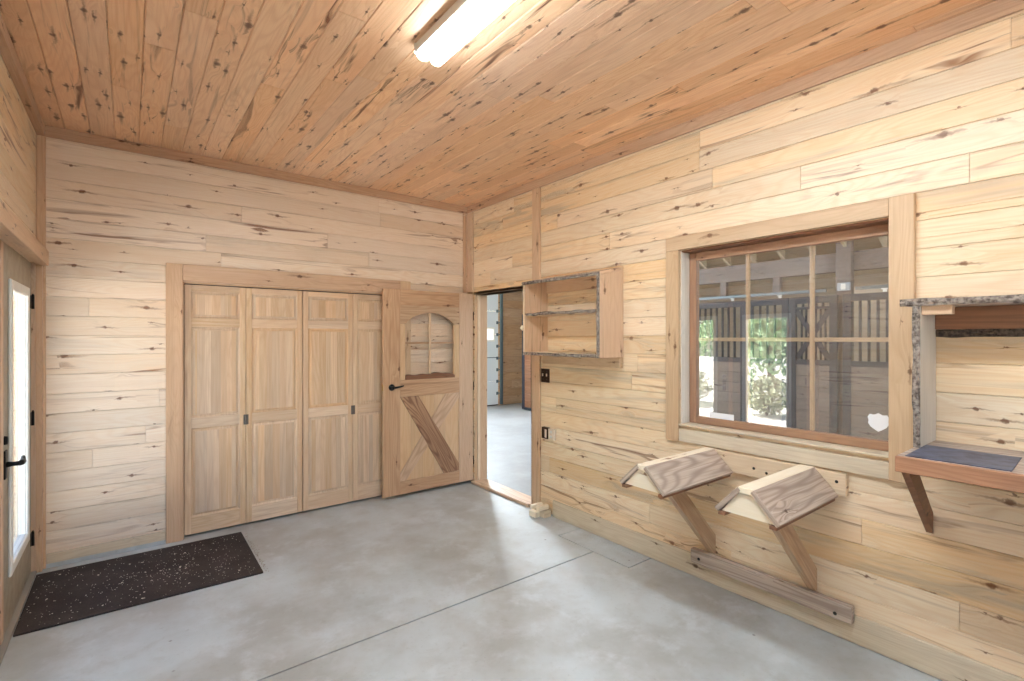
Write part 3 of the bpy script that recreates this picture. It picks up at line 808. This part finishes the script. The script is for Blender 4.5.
# ---------------------------------------------------------------- rubber mat and grit
pts = [(-3.418, -.118), (-2.23, -.132), (-2.236, -.985), (-3.418, -.955)]
mt = MB().prism(pts, .0005, .011).build('rubber_mat', M['rubber'], None, (-2.83, -.55, 0))
tag(mt, 'black rubber mat with specks of grit beside the glazed door', 'mat')
rg = random.Random(4); db = MB()
for k in range(430):
    x_ = rg.uniform(-3.40, -2.26); y_ = rg.uniform(-.95, -.15)
    if rg.random() < .4: x_ = rg.gauss(-2.72, .25); y_ = rg.gauss(-.62, .14)
    if not (-3.40 < x_ < -2.26 and -.94 < y_ < -.15): continue
    a = rg.random() * PI; l_ = rg.uniform(.0008, .0028) if rg.random() < .9 else rg.uniform(.003, .0055); w_ = l_ * rg.uniform(.3, .9)
    db.box((-l_, -w_, 0), (l_, w_, .0015), 'x', 0, Matrix.Translation((x_, y_, .0118)) @ Matrix.Rotation(a, 4, 'Z'))
tag(db.build('debris', M['chip'], None, (-2.8, -.55, .0118)), 'pale grit scattered on the black rubber mat', 'debris', kind='stuff')
db = MB()
for k in range(120):
    t = rg.random(); x_ = -2.219 + abs(rg.gauss(.0, .012)); y_ = -.16 - .82 * t; l_ = rg.uniform(.001, .004)
    db.box((-l_, -l_ * .5, 0), (l_, l_ * .5, .0025), 'x', 0, Matrix.Translation((x_, y_, .0003)) @ Matrix.Rotation(rg.random() * PI, 4, 'Z'))
tag(db.build('debris', M['grit'], None, (-2.22, -.55, 0)), 'line of grey grit on the floor along the far short edge of the mat', 'debris', kind='stuff')

# ---------------------------------------------------------------- open wall box with live edges
ya, yb = -2.167, -1.295; xf = -.264; og = (0, -1.73, 1.34)
ws = thing('wall_shelf', 'open two-tier wooden wall box with grey bark edges beside the doorway', 'shelf', og)
Myz = Matrix(((1, 0, 0, 0), (0, 0, 1, 0), (0, 1, 0, 0), (0, 0, 0, 1)))   # (u,v,w) -> x=u, z=v, y=w
side = [(-.0015, 1.418), (xf, 1.418), (xf, 2.018), (-.0015, 2.078)]
MB().prism(side, ya, ya + .024, Myz, gu=False).build('side_panel', M['trim'], ws, og)
MB().prism(side, yb - .024, yb, Myz, gu=False).build('side_panel', M['trim'], ws, og)
topp = [(-.0015, 2.0795), (xf - .004, 2.0195), (xf - .004, 2.041), (-.0015, 2.1005)]
MB().prism(topp, ya, yb, Myz @ Matrix.Identity(4)).build('top_board', M['trim'], ws, og)
MB().box((xf, ya + .0245, 1.418), (-.0015, yb - .0245, 1.444), 'y', .002).build('bottom_board', M['trim_pale'], ws, og)
MB().box((xf + .012, ya + .0245, 1.752), (-.0015, yb - .0245, 1.774), 'y', .002).build('shelf', M['trim_pale'], ws, og)
MB().box((-.02, ya + .0245, 1.955), (-.0015, yb - .0245, 2.062), 'y', .002).build('back_rail', M['trim'], ws, og)
MB().bark((xf - .004, ya - .004, 2.017), (xf - .004, yb + .004, 2.017), .024, (0, 0, 1), (-1, 0, 0), .007, seed=1.2).build('bark_edge', M['bark'], ws, og)
MB().bark((xf, ya + .001, 1.416), (xf, ya + .001, 2.016), .026, (0, 1, 0), (-1, 0, 0), .008, amp=.009, seed=4.7).build('bark_edge', M['bark'], ws, og)
MB().bark((xf, ya + .028, 1.418), (xf, yb - .002, 1.418), .024, (0, 0, 1), (-1, 0, 0), .006, seed=7.7).build('bark_edge', M['bark'], ws, og)
MB().bark((xf + .012, ya + .025, 1.753), (xf + .012, yb - .025, 1.753), .020, (0, 0, 1), (-1, 0, 0), .013, seg=.02, amp=.016, seed=9.1).build('bark_edge', M['bark'], ws, og)
kb = MB(); kb.bark((xf, yb - .024, 1.445), (xf, yb - .024, 2.016), .024, (0, 1, 0), (-1, 0, 0), .003, amp=.003, seed=2.0)
kb.tube([(xf - .004, yb - .002, 1.632), (xf - .008, yb + .010, 1.650), (xf - .004, yb, 1.668)], [.010, .018, .010], 10)
kb.build('bark_edge', M['trim_pale'], ws, og)
MB().box((-.036, ya, 1.337), (-.0015, -1.284, 1.4172), 'y', .002).build('mounting_rail', M['casing'], ws, og)

# ---------------------------------------------------------------- switch plate and outlet
sp = thing('light_switch', 'dark bronze double light switch under the wall box', 'switch', (0, -1.279, 1.228)); og = (0, -1.279, 1.228)
MB().box((-.007, -1.345, 1.167), (-.0012, -1.232, 1.289), 'z', .003).build('plate', M['bronze'], sp, og)
for y_ in (-1.262, -1.314):
    MB().box((-.0165, y_ - .005, 1.222), (-.0072, y_ + .005, 1.247), 'z', .002).build('toggle', M['plate'], sp, og)
    for z_ in (1.195, 1.261): MB().tube([(-.0082, y_, z_), (-.0071, y_, z_)], .0035, 8).build('screw', M['steel'], sp, og)
ol = thing('wall_outlet', 'brown and ivory wall outlet low beside the doorway', 'outlet', (0, -1.35, .715)); og = (0, -1.35, .715)
lab(MB().box((-.034, -1.352, .672), (-.0012, -1.27, .772), 'z', .004).build('junction_box', M['bronze'], ol, og), 'dark brown box')
lab(MB().box((-.03, -1.43, .672), (-.0012, -1.3535, .768), 'z', .004).build('cover_plate', M['plate'], ol, og), 'ivory cover plate')
for z_ in (.70, .742):
    MB().tube([(-.0325, -1.392, z_), (-.0302, -1.392, z_)], .013, 14).build('socket', M['white'], ol, og)
MB().box((-.0375, -1.341, .684), (-.0345, -1.316, .757), 'z', .002).build('rocker', M['plate'], ol, og)
# pale offcut blocks at the foot of the doorway casing
BL = [((-.158, -1.335, .0008), (-.108, -1.245, .050), 'offcut standing in front on the floor, lowest of the pile', 'gusset', 0),
      ((-.104, -1.388, .0008), (-.024, -1.236, .060), 'thick offcut lying against the wall under the others', 'base', 0),
      ((-.150, -1.283, .0612), (-.026, -1.248, .096), 'pale offcut across the pile nearest the doorway casing', 'gusset', 0),
      ((-.146, -1.362, .0612), (-.026, -1.324, .100), 'pale offcut across the pile farthest from the doorway casing', 'gusset', 0)]
for lo, hi, lb, m_, a_ in BL:
    tag(bx('wood_block', lo, hi, M[m_], 'x' if m_ == 'gusset' else 'y', ch=.004), 'short ' + lb, 'wood block', 'offcut blocks at the doorway')
# cobweb strand in the ceiling corner
pt = [(-.012, -.30, 2.93), (-.09, -.09, 2.885), (-.185, -.03, 2.83), (-.20, -.022, 2.81), (-.225, -.022, 2.83), (-.23, -.024, 2.87)]
tag(MB().tube(pt, .0012, 6).build('cobweb', M['web'], None, (-.15, -.05, 2.85)), 'thin pale cobweb strand in the ceiling corner above the open door', 'cobweb')

# ---------------------------------------------------------------- saddle racks
def P4(o, ex, ey, ez): return Matrix(((ex[0], ey[0], ez[0], o[0]), (ex[1], ey[1], ez[1], o[1]), (ex[2], ey[2], ez[2], o[2]), (0, 0, 0, 1)))


def saddle_rack(label, yc, half, rw, zt, zl, x1, x0, yb_, brace_th, ring):
    """yc ridge centre, half = half width at the low edges, rw ridge half width, x1 front end, x0 wall end"""
    og = (0, yc, .15)
    o = thing('saddle_rack', label, 'saddle rack', og, group='saddle racks under the window')
    # ridge board
    MB().box((x1 + .004, yc - rw + .006, zt - .030), (x0, yc + rw - .006, zt), 'x', .003).build('ridge_board', M['gusset'], o, og)
    # sloping side boards
    for sg, nm in ((-1, 'weather'), (1, 'weather')):
        a = Vector((0, yc + sg * (rw - .004), zt - .001)); b = Vector((0, yc + sg * half, zl))
        ex = (b - a); Ln = ex.length; ex.normalize(); ez = Vector((0, ex.z, -ex.y)) * 1.0
        if ez.z > 0: ez = -ez
        M4 = Matrix(((1, 0, 0, 0), (0, ex.y, ez.y, a.y), (0, ex.z, ez.z, a.z), (0, 0, 0, 1)))
        xs = x1 - (.0 if sg < 0 else -.004)
        MB().box((xs, 0, .0), (x0 - .002, Ln, .024), 'x', .003, M4, rnd=ring if sg < 0 else None).build('side_board', M['weather'], o, og)
        # bearer strip under the low edge
        yb2 = yc + sg * (half - .035)
        MB().box((x1 + .006, yb2 - .017, zl - .030), (x0 - .004, yb2 + .017, zl - .012), 'x', .002).build('bearer', M['brown'], o, og)
    # end gussets
    for xg in (x1 + .018, x0 - .06):
        pts = [(yc - rw + .004, zt - .0315), (yc + rw - .004, zt - .0315), (yc + half - .032, zl - .010), (yc - half + .032, zl - .010)]
        MB().prism(pts, xg, xg + .022, Matrix(((0, 0, 1, 0), (1, 0, 0, 0), (0, 1, 0, 0), (0, 0, 0, 1)))).build('gusset', M['gusset'], o, og)
    # diagonal brace down to the wall
    zc = zl - .031; zz = [(-.0015, .1985), (-.0015, .312), (-.0015 - (zc - .312), zc), (-.0225 - (zc - .1985), zc), (-.0225, .1985)]
    M4 = Matrix.Translation((0, 0, 0)); q = .70710678
    loc = [((u + v) * 0 + (-u * q + v * q), (u * q + v * q)) for u, v in zz]        # along / across the 45 degree brace
    MB().prism(loc, yb_ - brace_th, yb_, Matrix(((-q, q, 0, 0), (0, 0, 1, 0), (q, q, 0, 0), (0, 0, 0, 1)))).build('brace', M['brace'], o, og)
    return o


saddle_rack('pitched wooden saddle rack nearest the doorway, with a plain grey side board', -2.892, .155, .034, .869, .747, -.738, -.043, -2.866, .040, .37)
saddle_rack('pitched wooden saddle rack farthest from the doorway, with ringed grain on its side board', -3.455, .155, .042, .872, .745, -.712, -.043, -3.45, .040, .71)
ub = thing('mounting_board', 'upper pine board behind the saddle racks under the window', 'board', (0, -3.13, .80), group='boards holding the saddle racks'); og = (0, -3.13, .80)
MB().box((-.0405, -3.638, .742), (-.0012, -2.80, .862), 'y', .003).build('board', M['trim_pale'], ub, og)
for (y_, z_) in ((-3.167, .795), (-3.24, .782), (-3.596, .815)):
    MB().tube([(-.0425, y_, z_), (-.0408, y_, z_)], .008, 10).build('screw', M['hole'], ub, og)
lb_ = thing('mounting_board', 'lower weathered board along the baseboard under the saddle racks', 'board', (0, -3.22, .15), group='boards holding the saddle racks'); og = (0, -3.22, .15)
MB().box((-.060, -3.67, .110), (-.0212, -2.765, .1975), 'y', .003).build('board', M['weather'], lb_, og)
for (y_, z_) in ((-2.824, .146), (-3.595, .138)):
    MB().tube([(-.062, y_, z_), (-.0603, y_, z_)], .009, 10).build('screw', M['hole'], lb_, og)

# ---------------------------------------------------------------- tack shelf at the right edge
og = (0, -4.4, .66); yl = -3.966; yr = -4.86
tk = thing('tack_shelf', 'deep wooden wall desk with bark-edged top board right of the window', 'shelf', og)
MB().box((-.266, yl - .022, 1.0895), (-.0015, yl, 1.6995), 'z', .002).build('side_panel', M['greyreveal'], tk, og)
MB().box((-.266, yr, 1.0895), (-.0015, yr + .022, 1.6995), 'z', .002).build('side_panel', M['weather'], tk, og)
MB().bark((-.266, yl - .023, 1.09), (-.266, yl - .023, 1.698), .025, (0, 1, 0), (-1, 0, 0), .008, amp=.008, seed=3.3).build('bark_edge', M['bark'], tk, og)
MB().box((-.272, yr - .02, 1.70), (-.0015, -3.925, 1.724), 'y', .002).build('top_board', M['weather'], tk, og)
MB().bark((-.272, yr - .02, 1.698), (-.272, -3.920, 1.698), .028, (0, 0, 1), (-1, 0, 0), .012, amp=.010, seed=6.1).build('bark_edge', M['bark'], tk, og)
MB().box((-.25, -4.090, 1.660), (-.205, yl - .0225, 1.6992), 'y', .002).build('cleat', M['trim'], tk, og)
MB().box((-.026, yr + .0225, 1.600), (-.0015, yl - .0225, 1.699), 'y', .002).build('back_rail', M['brown'], tk, og)
MB().bark((-.012, yr + .023, 1.566), (-.012, yl - .023, 1.566), .033, (0, 0, 1), (-1, 0, 0), .006, amp=.010, seed=8.4).build('bark_edge', M['barkshade'], tk, og)  # dark bark; shade of the gap under the rail is in its colour
MB().box((-.500, yr - .04, 1.062), (-.0015, yl - .0, 1.0888), 'y', .002).build('desk_board', M['weather'], tk, og)
MB().box((-.520, yr - .04, 1.026), (-.5005, yl + .002, 1.0886), 'y', .003).build('front_edge', M['rough'], tk, og)
for y_ in (-3.952, -4.80):
    pb = [(-.405, 1.0255), (-.33, 1.0255), (-.0215, .716), (-.0215, .640), (-.06, .655)]
    MB().prism([(-.415, 1.0255), (-.29, 1.0255), (-.0025, .75), (-.0025, .655)], y_ - .026, y_, Myz).build('bracket', M['brown'], tk, og)
pts = [(-.498, -3.993), (-.18, -3.990), (-.182, -4.284), (-.49, -4.292)]
tag(MB().prism(pts, 1.0895, 1.0925).build('shelf_liner', M['blue'], None, (-.34, -4.14, 1.09)), 'blue-grey glossy liner lying on the wall desk', 'liner')

# ---------------------------------------------------------------- barn aisle beyond the wall
XS = 3.86
struct(bx('floor_aisle', (.1605, -7.5, -.12), (7.4, 5.0, 0), M['aislefloor'], ch=0))
mb = MB(); f = lambda s, t, d: (s, 4.72 + d, t)
plank_plane(mb, f, .16, 7.2, 0, 5.2, [(1.0, 3.897, -.1, 2.75)], .19, .001, .004, seed=40)
slab(mb, f, .16, 7.3, 0, 5.2, .0185, .12, [(1.0, 3.897, -.1, 2.75)])
struct(mb.build('wall_north', M['door']))
mb = MB(); f = lambda s, t, d: (7.05 + d, s, t)
plank_plane(mb, f, -7.5, 4.72, 0, 2.95, [], .19, .001, .004, seed=41)
slab(mb, f, -7.6, 4.9, 0, 2.95, .0185, .1, [])
struct(mb.build('wall_stall', M['stallback']))
mb = MB(); f = lambda s, t, d: (s, -7.4 - d, t)
plank_plane(mb, f, .16, 7.2, 0, 5.2, [(.8, 3.6, -.1, 2.9)], .19, .001, .004, seed=42)
slab(mb, f, .16, 7.2, 0, 5.2, .0185, .1, [(.8, 3.6, -.1, 2.9)])
struct(mb.build('wall_south', M['stallback']))
# roof sheathing rising from the eave over the stalls to the ridge
zr = lambda x: 2.635 + .14 + (4.0 - x) * .50
mb = MB()
for k in range(26):
    y0 = -7.6 + k * .49
    Pq = [(7.4, y0, zr(7.4) + .9), (.16, y0, zr(.16)), (.16, y0 + .488, zr(.16)), (7.4, y0 + .488, zr(7.4) + .9)]
Pq = None
for (xa, xb, za, zb) in ((.16, 4.05, zr(.16), zr(4.05)), (4.05, 7.3, zr(4.05), zr(4.05) - .10)):
    for k in range(11):
        y0 = -7.6 + k * 1.21; y1 = y0 + 1.2
        vs = [(xa, y0, za), (xb, y0, zb), (xb, y1, zb), (xa, y1, za), (xa, y0, za + .02), (xb, y0, zb + .02), (xb, y1, zb + .02), (xa, y1, za + .02)]
        mb.add(vs, [(0, 1, 2, 3), (7, 6, 5, 4), (0, 4, 5, 1), (1, 5, 6, 2), (2, 6, 7, 3), (3, 7, 4, 0)], [(v[1], v[0], 0) for v in vs], random.random())
struct(mb.build('ceiling_aisle', M['osb']))
struct(bx('sky_cover', (XL - .4, -7.8, 5.3), (7.6, 5.2, 5.34), M['coverskin']))  # unseen flat cover added to block the sky over room and aisle
y_ = 2.2; k = 0
while y_ > -5.2:
    x0_, x1_ = .165, 4.03
    vs = []
    pts = [(x1_, zr(x1_) - .135), (x0_, zr(x0_) - .135), (x0_, zr(x0_) - .0005), (x1_, zr(x1_) - .0005)]
    o = MB().prism(pts, y_ - .019, y_ + .019, Myz).build('rafter', M['rafter'], None, (2.1, y_, 3.5)); struct(o)
    y_ -= .378
struct(bx('beam', (4.03, -7.35, 2.39), (4.12, 4.0, 2.625), M['timber'], 'y', ch=.004))
for y_ in (-.72, -1.48):
    struct(bx('beam_post', (4.04, y_ - .045, 2.155), (4.11, y_ + .045, 2.389), M['timber'], 'z'))
# big square post with a junction box
ps = struct(MB().box((3.93, -2.40, .001), (4.028, -2.235, 3.02), 'z', .004).build('pillar', M['timber'], None, (3.98, -2.31, 0)))
ps['label'] = 'square timber post between the stall fronts seen through the window'; ps['category'] = 'post'
jb = thing('junction_box', 'small grey junction box on the timber post seen through the window', 'electrical box', (3.92, -2.32, 2.2)); og = (3.92, -2.32, 2.2)
MB().box((3.88, -2.40, 2.14), (3.9285, -2.27, 2.235), 'z', .004).build('box', M['boxgrey'], jb, og)
MB().box((3.873, -2.36, 2.152), (3.8795, -2.31, 2.222), 'z', .002).build('cover', M['white'], jb, og)
# sliding-door track along the stall fronts
tr = thing('door_track', 'long grey sliding-door track above the stall fronts', 'track', (3.95, -.6, 2.2)); og = (3.95, -.6, 2.2)
MB().box((3.872, -2.15, 2.135), (3.897, 1.2, 2.175), 'y', .002).box((3.872, -5.2, 2.135), (3.897, -2.46, 2.175), 'y', .002).build('rail', M['track'], tr, og)
for y_ in (-.2, -.95, -1.6, -2.75, -3.3):
    MB().box((3.88, y_ - .02, 2.095), (3.8895, y_ + .02, 2.1345), 'z', .002).tube([(3.872, y_ - .03, 2.13), (3.872, y_ + .03, 2.13)], .006, 8).build('hanger', M['white'], tr, og)


def stall(label, y0, y1, xbrace=False, zw=1.225, zt=2.09, dense=False, wd='stallwood'):
    """one stall front between y0 and y1 (y0<y1): frame, plank panel and bars"""
    og = (XS, (y0 + y1) / 2, 0)
    o = thing('stall_front', label, 'stall front', og, group='stall fronts along the aisle')
    fw_ = .085
    for ya_ in (y0, y1 - fw_): MB().box((XS, ya_, .02), (XS + .05, ya_ + fw_, zt), 'z', .003).build('post', M['stalliron'], o, og)
    MB().box((XS, y0 + fw_, zt - .085), (XS + .05, y1 - fw_, zt), 'y', .003).build('top_rail', M['stalliron'], o, og)
    MB().box((XS, y0 + fw_, zw), (XS + .05, y1 - fw_, zw + .065), 'y', .003).build('middle_rail', M['stalliron'], o, og)
    MB().box((XS, y0 + fw_, .02), (XS + .05, y1 - fw_, .07), 'y', .003).build('bottom_rail', M['stalliron'], o, og)
    pm = MB()
    plank_plane(pm, lambda s, t, d: (XS + .008 + d, s, t), y0 + fw_, y1 - fw_, .07, zw, [], .145, .001, .004, seed=int(abs(y0) * 100), lens=(3, 5), dep=.03)
    pm.build('plank_panel', M[wd], o, og)
    if xbrace:
        zb = zw + .065; zc = 1.93
        MB().box((XS, y0 + fw_, zc), (XS + .05, y1 - fw_, zc + .03), 'y', .002).build('rail', M['stalliron'], o, og)
        for q in (0, 1):
            a = (y0 + fw_, zb + .001) if q == 0 else (y1 - fw_, zb + .001); b = (y1 - fw_, zc - .001) if q == 0 else (y0 + fw_, zc - .001)
            d = Vector((b[0] - a[0], b[1] - a[1])).normalized(); nn = Vector((-d.y, d.x)) * .035
            pts = [(a[0] + nn.x, a[1] + nn.y), (a[0] - nn.x, a[1] - nn.y), (b[0] - nn.x, b[1] - nn.y), (b[0] + nn.x, b[1] + nn.y)]
            pts = [(u, min(max(v, zb), zc)) for u, v in pts]
            MB().prism(pts, XS + .01 + q * .012, XS + .022 + q * .012, Matrix(((0, 0, 1, 0), (1, 0, 0, 0), (0, 1, 0, 0), (0, 0, 0, 1)))).build('cross_brace', M['stalliron'], o, og)
        zb0, pitch = zc + .03, .075
        # mesh behind the cross
        n_ = int((y1 - y0 - 2 * fw_) / .05)
        for k in range(1, n_):
            y_ = y0 + fw_ + k * (y1 - y0 - 2 * fw_) / n_
            MB().tube([(XS + .042, y_, zb), (XS + .042, y_, zc)], .013, 6).build('bar', M['stalliron'], o, og)
    else:
        zb0, pitch = zw + .065, .088
    if dense: pitch = .05
    n_ = max(2, round((y1 - y0 - 2 * fw_) / pitch))
    for k in range(1, n_):
        y_ = y0 + fw_ + k * (y1 - y0 - 2 * fw_) / n_
        MB().tube([(XS + .025, y_, zb0), (XS + .025, y_, zt - .085)], .0165 if not dense else .018, 8).build('bar', M['stalliron'], o, og)
    return o


stall('barred stall front with brown planks behind the left column of the window', -1.155, .55)
stall('stall door with brown planks and bars behind the bright door reflection in the window', -1.715, -1.16)
stall('stall door with a dark crossed brace left of the timber post', -2.275, -1.72, xbrace=True)
stall('barred stall front with brown planks right of the timber post', -3.30, -2.335)
stall('dark stall front with brown planks seen through the doorway', 2.4, 3.81, wd='brown')
# white overhead door at the end of the aisle
gd = thing('door_8', 'white sectional overhead door at the end of the aisle', 'overhead door', (2.4, 4.74, 0), kind='structure'); og = (2.4, 4.74, 0)
for k in range(5):
    z0 = .02 + k * .545
    MB().box((1.0, 4.74, z0), (3.90, 4.78, z0 + .541), 'x', .004).build('section', M['garage'], gd, og)
    if k == 2: 
        MB().box((3.50, 4.733, 1.49), (3.80, 4.7395, 1.82), 'x', .002).build('window_frame', M['white'], gd, og)
        lab(MB().box((3.54, 4.7305, 1.53), (3.76, 4.7328, 1.78), 'x', 0).build('pane', plain('glow_pane', L(250, 250, 246), .3, emit=(1, 1, .97, 1), es=.9), gd, og), 'small bright window pane')  # pane glows by emission in place of daylight behind it
for z_ in (.28, .56, .83, 1.10, 1.38, 1.65, 1.93, 2.2):
    MB().box((3.84, 4.722, z_ - .035), (3.90, 4.7395, z_ + .035), 'z', .002).tube([(3.90, 4.728, z_), (3.945, 4.728, z_)], .014, 8).build('roller', M['track'], gd, og)
MB().box((3.925, 4.66, .02), (3.985, 4.715, 2.7), 'z', .002).build('track', M['track'], gd, og)
MB().box((1.0, 4.733, .002), (3.9, 4.765, .0195), 'x', .001).build('bottom_seal', M['black'], gd, og)
MB().box((1.0, 4.735, 1.108), (3.9, 4.7395, 1.125), 'x', 0).build('strut', M['track'], gd, og)

# ---------------------------------------------------------------- yard outside the glazed door
struct(bx('ground', (-40, -30, -.25), (-3.65, 30, -.13), M['gravel'], ch=0))
def plant(name, label, cat, x, y, h, r, n, leaf, lm, trunk=True, seed=0, z0=.0):
    rg = random.Random(seed); og = (x, y, -.13)
    o = thing(name, label, cat, og)
    if trunk:
        t = MB().tube([(x, y, -.13), (x + .05, y, h * .3), (x - .03, y + .05, h * .7), (x, y, h * .93)], [.10, .08, .05, .015], 10)
        for k in range(7):
            a = rg.random() * 6.28; zz = h * rg.uniform(.25, .75); t.tube([(x, y, zz), (x + math.cos(a) * r * .4, y + math.sin(a) * r * .4, zz + .3), (x + math.cos(a) * r * .75, y + math.sin(a) * r * .75, zz + .4)], [.035, .025, .008], 6)
        t.build('trunk', M['trunk'], o, og)
    else:
        t = MB()
        for k in range(9):
            a = rg.random() * 6.28; t.tube([(x, y, -.13), (x + math.cos(a) * r * .35, y + math.sin(a) * r * .35, h * .45), (x + math.cos(a) * r * .7, y + math.sin(a) * r * .7, h * .8)], [.02, .014, .004], 6)
        t.build('stems', M['trunk'], o, og)
    L_ = MB(); vs = []; fs = []; pcs = []
    for k in range(n):
        while True:
            p = Vector((rg.uniform(-1, 1), rg.uniform(-1, 1), rg.uniform(-1, 1)))
            if .35 < p.length < 1 + .25 * noise.noise(p * 2.3 + Vector((seed, 0, 0))): break
        zz = (p.z * .5 + .5)
        rr = r * (1.15 - .7 * zz if trunk else 1)
        c = Vector((x + p.x * rr, y + p.y * rr, z0 + h * (.12 + .88 * zz) if trunk else z0 - .1 + h * zz))
        a = Vector((rg.gauss(0, 1), rg.gauss(0, 1), rg.gauss(0, 1))).normalized(); b = a.cross(Vector((rg.gauss(0, 1), rg.gauss(0, 1), rg.gauss(0, 1)))).normalized()
        l_ = leaf * rg.uniform(.6, 1.3); i = len(vs)
        vs += [c - a * l_, c + b * l_ * .45, c + a * l_, c - b * l_ * .45]; fs.append((i, i + 1, i + 2, i + 3)); pcs += [(0, 0, 0)] * 4
    L_.add(vs, fs, pcs, .5); L_.build('foliage', M[lm], o, og)
    return o


plant('tree', 'leafy green tree in the yard reflected in the middle of the window', 'tree', -10.5, 1.6, 4.6, 1.6, 4200, .11, 'leaf', True, 1)
plant('tree', 'tall green tree farther back in the yard reflected in the window', 'tree', -14.8, 5.2, 6.2, 2.2, 3600, .15, 'leaf', True, 2)
plant('tree', 'green tree at the far side of the yard behind the sage bushes', 'tree', -13.5, -2.2, 5.2, 2.0, 2400, .15, 'leaf', True, 5)
plant('shrub', 'round sage bush in front of the trees reflected in the window', 'shrub', -7.9, .52, .85, .5, 1300, .05, 'sage', False, 3)
plant('shrub', 'low sage bush beside the yard tree', 'shrub', -8.4, 2.9, .9, .7, 1400, .05, 'sage', False, 4)
